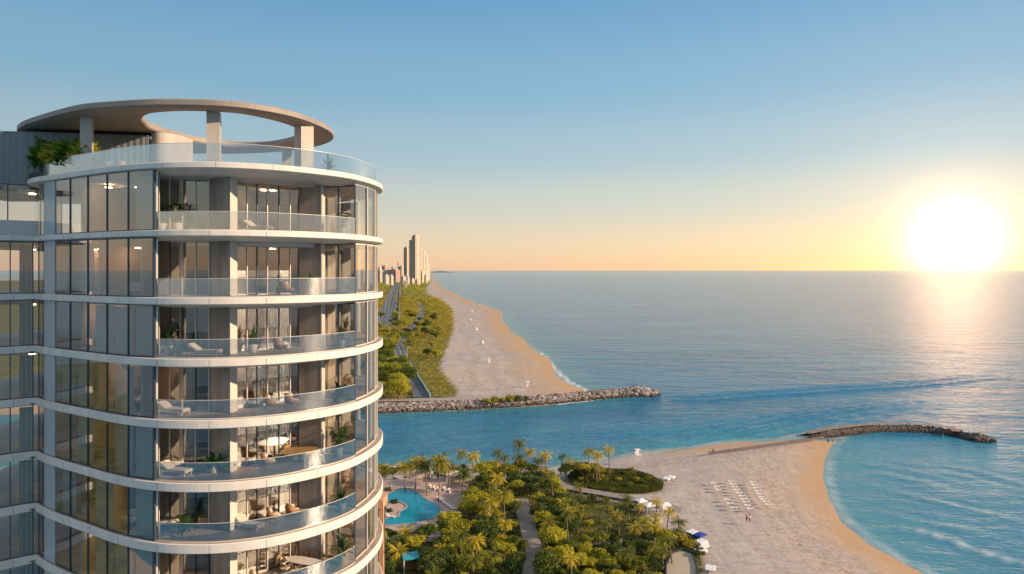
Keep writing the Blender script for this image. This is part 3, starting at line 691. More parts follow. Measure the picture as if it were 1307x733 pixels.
# lush roof planter
def leaf_mat(name, c1, c2, c3=None, trans=0.35, scale=0.9):
    m = bpy.data.materials.new(name); m.use_nodes = True; nt = m.node_tree; N = nt.nodes; L = nt.links; b = N['Principled BSDF']
    g = N.new('ShaderNodeNewGeometry'); n = N.new('ShaderNodeTexNoise'); n.inputs['Scale'].default_value = scale; n.inputs['Detail'].default_value = 3
    L.new(g.outputs['Position'], n.inputs['Vector']); oi = N.new('ShaderNodeObjectInfo')
    ad = N.new('ShaderNodeMath'); ad.operation = 'ADD'; L.new(n.outputs['Fac'], ad.inputs[0])
    ms = N.new('ShaderNodeMath'); ms.operation = 'MULTIPLY_ADD'; ms.inputs[1].default_value = 0.8; ms.inputs[2].default_value = -0.4; L.new(oi.outputs['Random'], ms.inputs[0]); L.new(ms.outputs[0], ad.inputs[1])
    rp = N.new('ShaderNodeValToRGB'); rp.color_ramp.elements[0].position = .25; rp.color_ramp.elements[1].position = .75
    rp.color_ramp.elements[0].color = (*c1, 1); rp.color_ramp.elements[1].color = (*c2, 1)
    L.new(ad.outputs[0], rp.inputs[0]); L.new(rp.outputs[0], b.inputs['Base Color']); b.inputs['Roughness'].default_value = .55; b.inputs['Specular IOR Level'].default_value = .3
    tr = N.new('ShaderNodeBsdfTranslucent'); L.new(rp.outputs[0], tr.inputs[0]); mx = N.new('ShaderNodeMixShader'); mx.inputs[0].default_value = trans
    L.new(b.outputs[0], mx.inputs[1]); L.new(tr.outputs[0], mx.inputs[2]); L.new(mx.outputs[0], N['Material Output'].inputs[0]); return m
M_roofleaf = leaf_mat('roof_leaf', (0.10, 0.24, 0.03), (0.85, 0.72, 0.10), trans=.5, scale=2.0)
def bush(name, r, n, rad, hh, leafL, leafW, material=None):
    mb = MB()
    for i in range(n):
        a = r.uniform(0, 6.28); q = r.random() ** .5 * rad; zc = hh * (1 - (q / rad) ** 2 * .6) * r.uniform(.25, 1)
        a2 = a + r.uniform(-1, 1); leaf_blade(mb, (math.cos(a) * q, math.sin(a) * q, zc), (math.cos(a2), math.sin(a2), r.uniform(.6, 2.4)), leafL * r.uniform(.6, 1.2), leafW, r.uniform(.5, 1.4), 0, 3)
    return mb
r5 = random.Random(5)
for i, (px, Y, rad, hh, lab) in enumerate(((49, 48.6, .8, 1.75, 'tall yellow green shrub at the far left of the roof planter'), (66, 47.5, .8, 1.5, 'shrub with broad yellow leaves next to the far left one on the roof'),
        (83, 46.7, .85, 1.45, 'low dark green shrub in the middle of the roof planter'), (99, 46.2, .75, 1.4, 'green shrub just left of the left roof column'))):
    p = A(px, Y + .6); e = empty('roof_shrub', (p.x + .45, p.y + .1, FL[0] + .45), 0, lab, 'shrub', 'shrubs of the roof planter')
    bush('x', r5, 260, rad * 1.0, hh * 1.4, .75, .15).build('foliage', M_roofleaf, e); st = MB()
    for _ in range(5): st.tube([(0, 0, 0), (r5.uniform(-.4, .4), r5.uniform(-.4, .4), hh * .7)], [.03, .015], 5)
    st.build('stem', M_dwood, e)
pa, pb = A(34, 49.2).xy, A(98, 45.9).xy
mb = MB(); mb.bar(pa + V2((.4, .5)), pb + V2((.2, .6)), 1.1, FL[0] + .004, FL[0] + .5); o = mb.build('roof_planter', M_dark); tag(o, 'long dark planter box along the left edge of the roof terrace', 'planter')

def cushion_box(mb, c, d, rz=0, mi=0, b=.04):
    x, y, z = [k / 2 for k in d]; P = []; rot = Matrix.Rotation(rz, 3, 'Z')
    for sz, k in ((-1, 1 - b / x), (-1 + 2 * b / z, 1), (1 - 2 * b / z, 1), (1, 1 - b / x)):
        for sx, sy in ((-1, -1), (1, -1), (1, 1), (-1, 1)): P.append(Vector(c) + rot @ Vector((sx * x * k, sy * y * k, sz * z)))
    F_ = [(3, 2, 1, 0), (12, 13, 14, 15)] + [(r * 4 + i, r * 4 + (i + 1) % 4, (r + 1) * 4 + (i + 1) % 4, (r + 1) * 4 + i) for r in range(3) for i in range(4)]
    mb.add(P, F_, mi)
def armchair():
    e = empty('armchair', (0, 0, 0), 0, 'x', 'armchair')
    mb = MB(); V = []; n = 14           # wrapping wicker shell
    for i in range(n + 1):
        a = math.pi * (-0.12 + 1.24 * i / n); h = .42 + .42 * math.sin(max(0, min(math.pi, a))) ** 1.5
        for rr_, z in ((.34, .16), (.44, h), (.40, h + .01), (.31, .18)): V.append((math.cos(a) * rr_, math.sin(a) * rr_, z))
    mb.add(V, [(i * 4 + j, (i + 1) * 4 + j, (i + 1) * 4 + (j + 1) % 4, i * 4 + (j + 1) % 4) for i in range(n) for j in range(4)] + [(0, 1, 2, 3), (n * 4 + 3, n * 4 + 2, n * 4 + 1, n * 4)])
    mb.build('shell', M_wicker, e, True)
    mb = MB(); cushion_box(mb, (0, -.02, .33), (.60, .62, .18)); mb.build('seat', M_fabric, e, True)
    mb = MB(); cushion_box(mb, (0, .25, .60), (.52, .15, .42)); mb.build('cushion', M_fabric, e, True)
    for sx in (-1, 1):
        for sy in (-1, 1): mb = MB(); mb.tube([(sx * .24, sy * .24, .26), (sx * .3, sy * .3, 0)], [.02, .014], 6); mb.build('leg', M_dwood, e)
    return Proto(e)
def dining_chair():
    e = empty('dining_chair', (0, 0, 0), 0, 'x', 'chair')
    mb = MB(); cushion_box(mb, (0, 0, .45), (.46, .46, .06), b=.02); mb.build('seat', M_fabric, e)
    mb = MB(); mb.tube([(-.22, .20, .48), (-.2, .26, .78), (0, .29, .84), (.2, .26, .78), (.22, .20, .48)], .03, 6); mb.box((0, .27, .72), (.38, .03, .2)); mb.build('backrest', M_wood, e)
    for sx in (-1, 1):
        for sy in (-1, 1): mb = MB(); mb.tube([(sx * .2, sy * .2, .43), (sx * .23, sy * .23, 0)], .016, 6); mb.build('leg', M_dwood, e)
    return Proto(e)
AC, DC = armchair(), dining_chair()
def table(rx, ry, topm, loc, rz, lab, h=.74):
    e = empty('dining_table', loc, rz, lab, 'table'); mb = MB(); n = 36; prof = [(.97, h - .045), (1, h - .03), (1, h - .008), (.985, h)]
    V = [(math.copysign(abs(math.cos(a)) ** .7, math.cos(a)) * rx * k, math.copysign(abs(math.sin(a)) ** .8, math.sin(a)) * ry * k, z) for k, z in prof for a in [2 * math.pi * i / n for i in range(n)]]
    mb.add(V, [(r * n + i, r * n + (i + 1) % n, (r + 1) * n + (i + 1) % n, (r + 1) * n + i) for r in range(3) for i in range(n)] + [tuple(range(n - 1, -1, -1)), tuple(range(3 * n, 4 * n))]); mb.build('tabletop', topm, e)
    for s_ in ((-1, 1) if rx > ry * 1.5 else (0,)):
        mb = MB(); mb.tube([(s_ * rx * .55, 0, 0), (s_ * rx * .55, 0, .03), (s_ * rx * .55, 0, .05), (s_ * rx * .55, 0, h - .05)], [.3, .3, .07, .06], 12); mb.build('pedestal', M_dwood, e)
    return e
p = A(383, 45.4); c = Vector((p.x, p.y - .1, FL[5] + .004)); table(1.25, .95, M_wood, c, .2, 'round honey coloured wooden table on a lower balcony')
for i, (a, where) in enumerate(((.25, 'right'), (1.3, 'back'), (2.3, 'back left'), (3.4, 'left'))):
    DC.place((c.x + math.cos(a) * 1.5, c.y + math.sin(a) * 1.2, c.z), a - math.pi / 2, 1, 'cream chair at the %s of the round wooden table' % where, 'chairs of the round wooden table')
p = A(391, 45.9); c = Vector((p.x, p.y - .6, FL[7] + .004)); table(1.35, .52, M_white, c, -.35, 'long oval white table with dark chairs on the lowest visible balcony')
for i, (dx, dy, rz, where) in enumerate(((-.8, -.85, math.pi, 'front left'), (0, -.85, math.pi, 'front middle'), (.8, -.85, math.pi, 'front right'), (-.8, .85, 0, 'back left'), (0, .85, 0, 'back middle'), (.8, .85, 0, 'back right'), (-1.7, 0, math.pi / 2, 'left end'))):
    q = Matrix.Rotation(-.35, 3, 'Z') @ Vector((dx, dy, 0)); DC.place((c.x + q.x, c.y + q.y, c.z), rz - .35, 1, 'dark legged chair at the %s of the oval white table' % where, 'chairs of the oval white table')
for px, Y, k, rz, lab in ((349, 44.6, 6, 2.3, 'left one of two wicker armchairs with cream cushions'), (373, 45.4, 6, 2.9, 'right one of two wicker armchairs with cream cushions'),
        (437, 46.0 + 2.2, 6, 2.2, 'wicker armchair behind the end window near the two wicker armchairs'), (372, 44.9, 4, 2.7, 'cream armchair on the balcony below the middle one, near the brown pier'),
        (347, 44.3, 4, 2.2, 'cream armchair behind the railing left of its neighbour, two floors under the spiky plants'), (328, 43.6, 7, 2.4, 'cream armchair left of the oval white table'),
        (305, 42.9, 7, 2.2, 'cream armchair beside the pier on the lowest visible balcony'), (366, 44.6, 2, 2.8, 'armchair on the second balcony from the top'),
        (358, 44.2, 3, 2.8, 'low armchair on the middle balcony near the thin spiky plant'), (342, 44.2, 5, 2.4, 'armchair left of the round wooden table')):
    p = A(px, Y); AC.place((p.x, p.y, FL[k] + .004), rz, 1.1, lab)
def sun_lounger():
    e = empty('terrace_lounger', (0, 0, 0), 0, 'x', 'lounger'); mb = MB(); cushion_box(mb, (0, -.3, .34), (.66, 1.3, .12)); 
    V = [(-.33, .34, .28), (.33, .34, .28), (.33, .34, .40), (-.33, .34, .40), (-.33, .95, .68), (.33, .95, .68), (.33, .90, .80), (-.33, .90, .80)]
    mb.add(V, [(0, 1, 5, 4), (3, 7, 6, 2), (0, 4, 7, 3), (1, 2, 6, 5), (4, 5, 6, 7)]); mb.build('cushion', M_fabric, e)
    mb = MB(); mb.box((0, 0, .25), (.68, 1.9, .05)); mb.build('frame', M_white, e)
    for sx in (-1, 1):
        for sy in (-1, 1): mb = MB(); mb.box((sx * .3, sy * .85, .112), (.05, .05, .224)); mb.build('leg', M_white, e)
    return Proto(e)
SL = sun_lounger()
for px, Y, k, rz, lab in ((222, 42.4, 4, 1.3, 'cream lounger by the divider, on the balcony below the spiky plants'), (225, 42.4, 5, 1.3, 'cream lounger left of the bright green plant and the pier'),
        (262, 42.0, 3, 1.5, 'white lounger in front of the dark pier of the middle balcony'), (318, 43.2, 6, 1.2, 'cream lounger left of the wicker armchairs'), (330, 43.6, 1, 1.2, 'pale lounger on the top balcony')):
    p = A(px, Y); SL.place((p.x, p.y, FL[k] + .004), rz, 1, lab)
for px, Y, lab, rz in ((142, 46.0, 'white armchair behind the roof railing, left one of two', 2.6), (156, 45.8, 'white armchair behind the roof railing, right one of two', 3.3)):
    p = A(px, Y); AC.place((p.x, p.y, FL[0] + .004), rz, 1.0, lab)
def sofa(loc, rz, lab, cloth):
    e = empty('sofa', loc, rz, lab, 'sofa'); mb = MB(); cushion_box(mb, (-.5, 0, .36), (.95, .85, .22)); cushion_box(mb, (.5, 0, .36), (.95, .85, .22)); mb.build('seat', cloth, e, True)
    mb = MB(); cushion_box(mb, (0, .42, .58), (2.1, .22, .55)); mb.build('backrest', cloth, e, True)
    for s_ in (-1, 1): mb = MB(); cushion_box(mb, (s_ * 1.1, .05, .42), (.2, .95, .4)); mb.build('armrest', cloth, e, True)
    for sx in (-1, 1):
        for sy in (-1, 1): mb = MB(); mb.box((sx * .95, sy * .38, .12), (.06, .06, .24)); mb.build('leg', M_dwood, e)
FN = ['top', 'second', 'third', 'fourth', 'fifth', 'sixth', 'seventh', 'eighth']
for k in range(2, 9):
    px = [126, 100, 150, 110, 130, 104, 150, 120, 128][k]; g0 = onray(gl, px); sofa((g0.x + .9, g0.y + 1.7, FL[k] + .004), .55 + math.pi * (k % 2), '%s sofa behind the flush glass on the %s storey from the top' % (['cream', 'tan'][k % 2], FN[k - 1]), [M_fabric, M_wicker][k % 2])
    g0 = onray(gl, [0, 0, 88, 118, 92, 140, 90, 126, 100][k]); PP[['spiky', 'leafy', 'broad'][k % 3]].place((g0.x + .5, g0.y + .8, FL[k] + .004), k, 1.3, 'potted plant behind the flush glass on the %s storey from the top' % FN[k - 1])
def bed(loc, rz, lab):
    e = empty('bed', loc, rz, lab, 'bed'); mb = MB(); mb.box((0, 0, .15), (1.7, 2.0, .3)); mb.build('base', M_dwood, e)
    mb = MB(); cushion_box(mb, (0, 0, .42), (1.65, 1.95, .24)); mb.build('mattress', M_fabric, e, True)
    mb = MB(); mb.box((0, 1.06, .55), (1.8, .1, 1.1)); mb.build('headboard', M_inwood, e)
    mb = MB(); cushion_box(mb, (-.4, .7, .60), (.6, .4, .14)); cushion_box(mb, (.4, .7, .60), (.6, .4, .14)); mb.build('pillow', M_white, e, True)
for px, k, d, lab in ((176, 5, 2.2, 'bed behind the flush glass, level with the round wooden table'), (178, 6, 2.4, 'bed behind the flush glass one floor below the first bed'), (150, 4, 2.4, 'bed with a dark wooden headboard behind glass, above the other beds')):
    g0 = onray(gl, px); bed((g0.x + .8, g0.y + d, FL[k] + .004), .5, lab)

# ================================================================== VEGETATION
M_palm = leaf_mat('palm_leaf', (0.13, 0.15, 0.02), (0.58, 0.45, 0.04))
M_broad = leaf_mat('broad_leaf', (0.07, 0.11, 0.016), (0.46, 0.42, 0.035))
M_darkl = leaf_mat('dark_leaf', (0.035, 0.07, 0.018), (0.15, 0.18, 0.035))
M_dune = leaf_mat('dune_leaf', (0.09, 0.11, 0.018), (0.46, 0.37, 0.05), scale=.18)
M_bark = mat('palm_bark', (0.24, 0.18, 0.13), 0.9, noise_amt=.3, noise_scale=4)
def palm_proto(name, h, seed, rad=2.5, nf=22, material=None, skirt=False):
    r = random.Random(seed); e = empty(name, (0, 0, 0), 0, 'x', 'palm tree'); mb = MB(); lx, ly = r.uniform(-.6, .6), r.uniform(-.6, .6)
    mb.tube([(0, 0, -.3), (0, 0, .3), (lx * .2, ly * .2, h * .35), (lx * .6, ly * .6, h * .7), (lx, ly, h)], [.30, .22, .15, .13, .12], 7); mb.build('trunk', M_bark, e, True)
    mb = MB()
    for i in range(nf):
        a = 2 * math.pi * (i * .381966) + r.uniform(-.2, .2); el = 1.25 - 1.75 * (i / nf) + r.uniform(-.15, .15); L_ = rad * r.uniform(.85, 1.15)
        d = Vector((math.cos(a) * math.cos(el), math.sin(a) * math.cos(el), math.sin(el))); p = Vector((lx, ly, h)); side = Vector((-math.sin(a), math.cos(a), 0)); seg = 9; V = []; Fc_ = []
        for j in range(seg):
            q = p + d * (L_ / seg); w = .62 * math.sin(math.pi * (j + 1.2) / (seg + 1.6)) * rad / 2.5
            dn = d.cross(side).normalized(); dn = -dn if dn.z > 0 else dn
            for s_ in (-1, 1):
                tip = q + d * .28 + side * s_ * w + dn * w * .65; k = len(V); V += [p, p + (q - p) * .72, tip]; Fc_.append((k, k + 1, k + 2) if s_ < 0 else (k, k + 2, k + 1))
            k = len(V); V += [p - side * .03, p + side * .03, q]; Fc_.append((k, k + 1, k + 2))
            p = q; d = (d + Vector((0, 0, -1.75 / seg))).normalized()
        mb.add(V, Fc_)
    mb.build('crown', material or M_palm, e)
    return Proto(e)
def leaf_cloud(rng_, centers, radii, n, size, zmin=0.15, shell=.55):
    """leaf-sized quads spread through overlapping lobes"""
    c = np.array(centers); rr_ = np.array(radii); idx = rng_.choice(len(c), n, p=rr_[:, 0] ** 2 / (rr_[:, 0] ** 2).sum())
    d = rng_.normal(size=(n, 3)); d /= np.linalg.norm(d, axis=1)[:, None]; d[:, 2] = np.where(d[:, 2] < -.35, -d[:, 2] * .6, d[:, 2])
    rad = shell + (1.06 - shell) * rng_.random(n) ** .6
    bumpy = 1 + .16 * np.sin(d[:, 0] * 7 + idx) * np.cos(d[:, 1] * 6 + idx * 2)
    p = c[idx] + d * rr_[idx] * (rad * bumpy)[:, None]; p[:, 2] = np.maximum(p[:, 2], zmin)
    nrm = d * .8 + rng_.normal(size=(n, 3)) * .55; nrm /= np.linalg.norm(nrm, axis=1)[:, None]
    t = np.cross(nrm, rng_.normal(size=(n, 3))); t /= np.linalg.norm(t, axis=1)[:, None]; b = np.cross(nrm, t)
    sz = (size if np.isscalar(size) else size[idx]) * rng_.uniform(.6, 1.3, n); sz = sz[:, None]
    V = np.stack([p - t * sz, p - b * sz * .55, p + t * sz, p + b * sz * .55], 1).reshape(-1, 3)
    return V, np.arange(4 * n).reshape(-1, 4)
def tree_proto(name, h, rad, seed, n, size, material, low=False, cat='tree'):
    r = random.Random(seed); ng = np.random.default_rng(seed); e = empty(name, (0, 0, 0), 0, 'x', cat); mb = MB()
    cz = h * (.62 if not low else .45); cs, rs = [], []
    for i in range(9 if not low else 7):
        a = i * 2.4 + r.uniform(-.4, .4); q = rad * (.58 if i else 0) * r.uniform(.7, 1.1); z = cz + (h - cz) * r.uniform(-.35, .45) * (1 if i else 0) + (.25 * (h - cz) if i == 0 else 0)
        k = rad * r.uniform(.36, .55); cs.append((math.cos(a) * q, math.sin(a) * q, z)); rs.append((k, k, k * .8))
    mb.tube([(0, 0, -.3), (0, 0, h * .2), (.1, .05, cz * .8)], [.05 * h, .035 * h, .02 * h], 7)
    for c in cs[1:]: mb.tube([(0, 0, h * .2), (c[0] * .5, c[1] * .5, (h * .2 + c[2]) * .55), c], [.02 * h, .014 * h, .006 * h], 5, cap=False)
    mb.build('trunk' if not low else 'stem', M_bark, e, True)
    V, Fc_ = leaf_cloud(ng, cs, rs, n, size); np_mesh('crown' if not low else 'foliage', V, Fc_, material, False, parent=e)
    return Proto(e)
PALM = [palm_proto('coconut_palm', 8.5, 1), palm_proto('coconut_palm', 8.5, 2, 2.3, 20), palm_proto('coconut_palm', 8.5, 3, 2.7, 24)]
DATE = palm_proto('date_palm', 9.0, 4, 3.3, 40)
FAN = palm_proto('low_palm', 3.2, 6, 2.8, 26)
BT = [tree_proto('broadleaf_tree', 6.5, 3.4, 11, 2000, .27, M_broad), tree_proto('broadleaf_tree', 5.6, 3.0, 12, 1700, .25, M_broad), tree_proto('broadleaf_tree', 7.2, 3.8, 13, 2300, .29, M_broad)]
DT = [tree_proto('dark_leaved_tree', 5.4, 3.0, 21, 1700, .26, M_darkl), tree_proto('dark_leaved_tree', 4.6, 2.6, 22, 1500, .25, M_darkl)]
SH = [tree_proto('shrub', 1.9, 1.7, 31, 900, .15, M_dune, True, 'shrub'), tree_proto('shrub', 1.5, 1.4, 32, 800, .14, M_broad, True, 'shrub'), tree_proto('shrub', 1.4, 1.3, 33, 700, .14, M_darkl, True, 'shrub')]
BIGT = [tree_proto('shore_tree', 11, 6.5, 41, 5200, .34, M_broad), tree_proto('shore_tree', 9.5, 5.6, 42, 4600, .32, M_broad)]
GZ = 1.95
G_=G
LANDM = {'the oval pool': G(520, 650), 'the straight central path': G(675, 680), 'the round sandy court': G(870, 718), 'the grassy dune mound': G(785, 612), 'the inlet promenade': G(560, 600),
         'the turquoise kiosk': G(524, 716), 'the blue beach tent': G(818, 645), 'the northern rock jetty': G(500, 520), 'the walled road to the inlet': G(530, 480), 'the curved sand path': G(745, 625)}
WORDS = ['', 'second ', 'third ', 'fourth ', 'fifth ', 'sixth ', 'seventh ', 'eighth ', 'ninth ', 'tenth ', 'eleventh ', 'twelfth ', 'thirteenth ', 'fourteenth ', 'fifteenth ', 'sixteenth ', 'seventeenth ', 'eighteenth ', 'nineteenth ', 'twentieth ']
WORDS += ['twenty-' + w for w in ['first ', 'second ', 'third ', 'fourth ', 'fifth ', 'sixth ', 'seventh ', 'eighth ', 'ninth ']] + ['thirtieth '] + ['thirty-' + w for w in ['first ', 'second ', 'third ', 'fourth ', 'fifth ', 'sixth ', 'seventh ', 'eighth ', 'ninth ']] + ['fortieth '] + ['forty-' + w for w in ['first ', 'second ', 'third ', 'fourth ', 'fifth ', 'sixth ', 'seventh ', 'eighth ', 'ninth ']]
PLACED = []
def put(proto, p, kind, group, sc=1.0, z=GZ):
    o = proto.place((p[0], p[1], z), random.uniform(0, 6.28), sc, 'x', group); PLACED.append((o, kind)); return o
PALMS_AT = []
def palm(cx, cy, bx, by, kind=None, proto=None, grp='coconut palms of the beach park'):   # crown centre and foot as seen in the photograph
    b = G(bx, by, 2.0); h = EYE - (cy - PY) * b.y / F - 2.0; pr = proto or random.choice(PALM); base = 9.0 if pr is DATE else 8.5
    k = h / base; w = .9 if pr is not DATE else 1.0
    o = put(pr, b, kind or ('tall slender coconut palm' if h > 8 else 'coconut palm'), grp, (w, w, k)); PALMS_AT.append(b); return o
for a in [(787, 574, 778, 606), (750, 576, 751, 607), (768, 580, 761, 616), (717, 583, 716, 604), (727, 588, 728, 607), (734, 590, 738, 610), (745, 594, 744, 612), (755, 595, 757, 610), (766, 597, 765, 612),
          (660, 566, 661, 610), (675, 576, 676, 610), (661, 584, 662, 612), (698, 580, 697, 607), (690, 586, 690, 610), (684, 588, 685, 607), (637, 577, 638, 612), (648, 584, 648, 615), (630, 590, 632, 616),
          (604, 583, 604, 625), (586, 578, 587, 618), (868, 665, 865, 690), (852, 652, 851, 682), (834, 638, 838, 668), (806, 636, 803, 666), (826, 664, 824, 690), (776, 668, 775, 694), (788, 655, 790, 684), (812, 672, 812, 700), (840, 672, 832, 700),
          (868, 690, 858, 720), (850, 700, 846, 728), (800, 705, 800, 735), (735, 655, 737, 680), (720, 640, 722, 665), (700, 668, 702, 700), 
          (625, 640, 627, 675), (640, 668, 642, 700), (610, 690, 608, 728), (630, 705, 628, 745), (606, 712, 604, 752)]: palm(*a)
for a in [(545, 592, 545, 643 - 8), (529, 590, 530, 627), (517, 596, 517, 628), (560, 590, 560, 642), (590, 603, 590, 634), (487, 598, 487, 628), (573, 597, 574, 625)]: palm(*a, kind='stout date palm with a wide orange green crown', proto=DATE, grp='date palms around the pool')
# fill the groves
CP = [G(*p, 2.3).xy for p in [(665, 636), (668, 652), (676, 680), (682, 706), (676, 736), (660, 760)]]           # central path
CURVE = [G(*p, 2.3).xy for p in [(690, 600), (703, 606), (716, 618), (740, 624), (775, 630), (808, 636), (840, 642), (868, 650)]]
CROSS = [G(*p, 2.3).xy for p in [(730, 693), (780, 691), (830, 689), (868, 684)]]
LOWP = [G(*p, 2.3).xy for p in [(482, 722), (492, 700), (512, 689), (560, 688)]]
COURT = gp2([(858, 706), (872, 702), (884, 707), (889, 722), (890, 742), (850, 742), (850, 722)])
POOLP = gp2([(489, 639), (502, 629), (521, 625.5), (533, 632), (546, 641), (554, 644), (562, 653), (558, 660), (536, 668), (512, 671), (493, 672), (488, 668), (492, 664), (509, 661), (511, 655), (517, 652), (520, 647), (509, 641.5), (490, 642)])
DECK = gp2([(470, 617), (486, 614), (530, 612), (575, 612), (604, 616), (600, 632), (592, 645), (580, 655), (570, 668), (548, 678), (500, 682), (470, 686)])
AX = np.array
KIOSK = G(524, 727, 2.2).xy
def free(p, r=1.5):
    q = AX([[p[0], p[1]]])
    if abs(p[0] - KIOSK.x * p[1] / KIOSK.y) < 2.6 and -9 < p[1] - KIOSK.y < 3: return False
    for line, w in ((CP, 2.6), (CURVE, 2.2), (CROSS, 1.8), (LOWP, 1.5)):
        d, t = polydist(q, [tuple(v) for v in line]);
        if abs(d[0]) < w * .72 + r * .35: return False
    for poly in (COURT, DECK):
        if sdf(q, [poly])[0] > -r * .7: return False
    return True
def fill(region, spacing, chooser, n, seed, keep=1.0):
    r = random.Random(seed); reg = gp2(region); xs_ = [p.x for p in reg]; ys_ = [p.y for p in reg]; got = []
    for _ in range(n * 30):
        p = Vector((r.uniform(min(xs_), max(xs_)), r.uniform(min(ys_), max(ys_))))
        if sdf(AX([[p.x, p.y]]), [reg])[0] < 0 or not free(p, keep): continue
        if any((p - q).length < spacing for q in got): continue
        got.append(p); pr, kind, grp, s_ = chooser(r); put(pr, p, kind, grp, s_)
        if len(got) >= n: break
def ch_grove(r):
    x = r.random()
    if x < .07: return (r.choice(PALM), 'leaning coconut palm', 'coconut palms of the beach park', r.uniform(.75, .95))
    if x < .13: return (FAN, 'low spreading palm', 'low palms of the grove', r.uniform(.8, 1.1))
    if x < .78: return (r.choice(BT), 'yellow green broadleaf tree', 'broadleaf trees of the beach park', r.uniform(.55, .85))
    return (r.choice(DT), 'dark green tree', 'dark trees of the beach park', r.uniform(.6, .9))
fill([(566, 692), (580, 668), (600, 650), (594, 628), (612, 606), (692, 607), (708, 626), (716, 650), (732, 668), (728, 700), (735, 790), (560, 790)], 3.3, ch_grove, 175, 1, 2.2)
def ch_dark(r):
    x = r.random()
    if x < .35: return (FAN, 'low spreading palm', 'low palms of the grove', r.uniform(.7, 1.0))
    if x < .85: return (r.choice(DT), 'dark green tree', 'dark trees of the beach park', r.uniform(.6, .9))
    return (r.choice(BT), 'yellow green broadleaf tree', 'broadleaf trees of the beach park', r.uniform(.5, .7))
fill([(478, 696), (500, 690), (548, 688), (572, 680), (566, 700), (560, 790), (470, 790)], 3.2, ch_dark, 40, 2, 1.6)
def ch_hedge(r):
    return (r.choice(BT + DT[:1]), 'dense rounded tree', 'dense trees beside the round court', r.uniform(.45, .62))
fill([(697, 706), (735, 698), (800, 696), (850, 702), (853, 745), (860, 790), (700, 790)], 2.6, ch_hedge, 80, 3, 1.3)
def ch_scrub(r):
    x = r.random()
    if x < .05: return (FAN, 'low spreading palm', 'low palms of the grove', r.uniform(.5, .8))
    if x < .12: return (r.choice(BT), 'yellow green broadleaf tree', 'broadleaf trees of the beach park', r.uniform(.35, .55))
    return (r.choice(SH), 'low shrub', 'shrubs of the beach park', r.uniform(.5, 1.0))
fill([(712, 628), (745, 630), (800, 640), (815, 655), (840, 672), (850, 682), (735, 688), (728, 665)], 3.2, ch_scrub, 24, 4, 1.2)
fill([(726, 607), (745, 601), (800, 599), (830, 606), (845, 615), (840, 622), (790, 624), (750, 620)], 3.0, lambda r: (r.choice(SH), 'low shrub', 'shrubs of the beach park', r.uniform(.4, .75)), 14, 5, .3)
fill([(716, 605), (765, 600), (768, 612), (722, 612)], 2.2, lambda r: (r.choice(BT), 'dark clump forming small tree', 'small trees beside the dune mound', r.uniform(.45, .6)), 9, 6, .2)
fill([(858, 690), (882, 688), (893, 702), (896, 715), (890, 705), (868, 696)], 2.0, lambda r: (r.choice(SH), 'low shrub', 'shrubs of the beach park', r.uniform(.8, 1.2)), 12, 7, .2)
fill([(474, 603), (600, 603), (625, 606), (600, 613), (474, 611)], 2.4, lambda r: (r.choice(DT + SH), 'promenade bush', 'bushes behind the inlet wall', r.uniform(.35, .55)), 34, 8, .2)
for px, py, s_ in ((495, 628, .8), (503, 644, .85), (489, 652, .7), (497, 655, .7)):
    p = G(px, py, 2); o = SH[2].place((p.x, p.y, GZ + .1), 0, s_, 'x', 'clipped bushes of the pool deck'); PLACED.append((o, 'clipped round bush'))
# far shore: separate big trees, then the thicket
fill([(440, 512), (520, 511), (526, 500), (520, 480), (510, 462), (495, 452), (440, 450)], 6.5, lambda r: (r.choice(BIGT), 'large spreading tree', 'large trees on the far bank', r.uniform(.7, 1.05)), 42, 9, 0)
fill([(470, 450), (505, 447), (508, 430), (470, 430)], 9, lambda r: (r.choice(BIGT), 'large spreading tree', 'large trees on the far bank', r.uniform(.6, .9)), 20, 19, 0)
fill([(472, 408), (560, 400), (565, 460), (540, 478), (512, 440), (470, 425)], 14, lambda r: (r.choice(BT), 'round tree standing above the dune scrub', 'scattered trees on the far bank', r.uniform(.9, 1.5)), 40, 29, 0)
for px, py, s_ in ((622, 515, 1.5), (631, 514, 1.8), (650, 512.5, 1.9), (660, 512, 1.8), (671, 511, 1.3), (641, 513, 1.2)):
    p = G(px, py, 2); o = SH[1].place((p.x, p.y, GZ), px, s_, 'x', 'bushes along the northern jetty'); PLACED.append((o, 'rounded bush on the north beach'))
HW1 = [G(*p, 2.5).xy for p in [(484, 418), (489, 402), (496, 380), (503, 366), (508, 360)]]; HW2 = [G(*p, 2.5).xy for p in [(501, 418), (503, 402), (506, 382), (508, 368), (511, 360)]]
SIDE = [G(*p, 2.5).xy for p in [(505, 440), (514, 430), (525, 420), (534, 410), (538, 396), (536, 384)]]; LAT = [G(*p, 2.5).xy for p in [(455, 419), (475, 413), (494, 407), (504, 402)]]
ACC = [G(*p, 2.5).xy for p in [(455, 437), (475, 431), (490, 428), (505, 438), (510, 446), (513, 456)]]
RAMP = gp2([(509, 455), (516, 455), (549, 508), (528, 508)])
def free_n(P):
    ok = np.ones(len(P), bool)
    for line, w in ((HW1, 9), (HW2, 9), (SIDE, 6), (LAT, 6), (ACC, 6)):
        d, _ = polydist(P, [tuple(v) for v in line]); ok &= np.abs(d) > w
    return ok & (sdf(P, [RAMP]) < -2.2)
ng = np.random.default_rng(77)
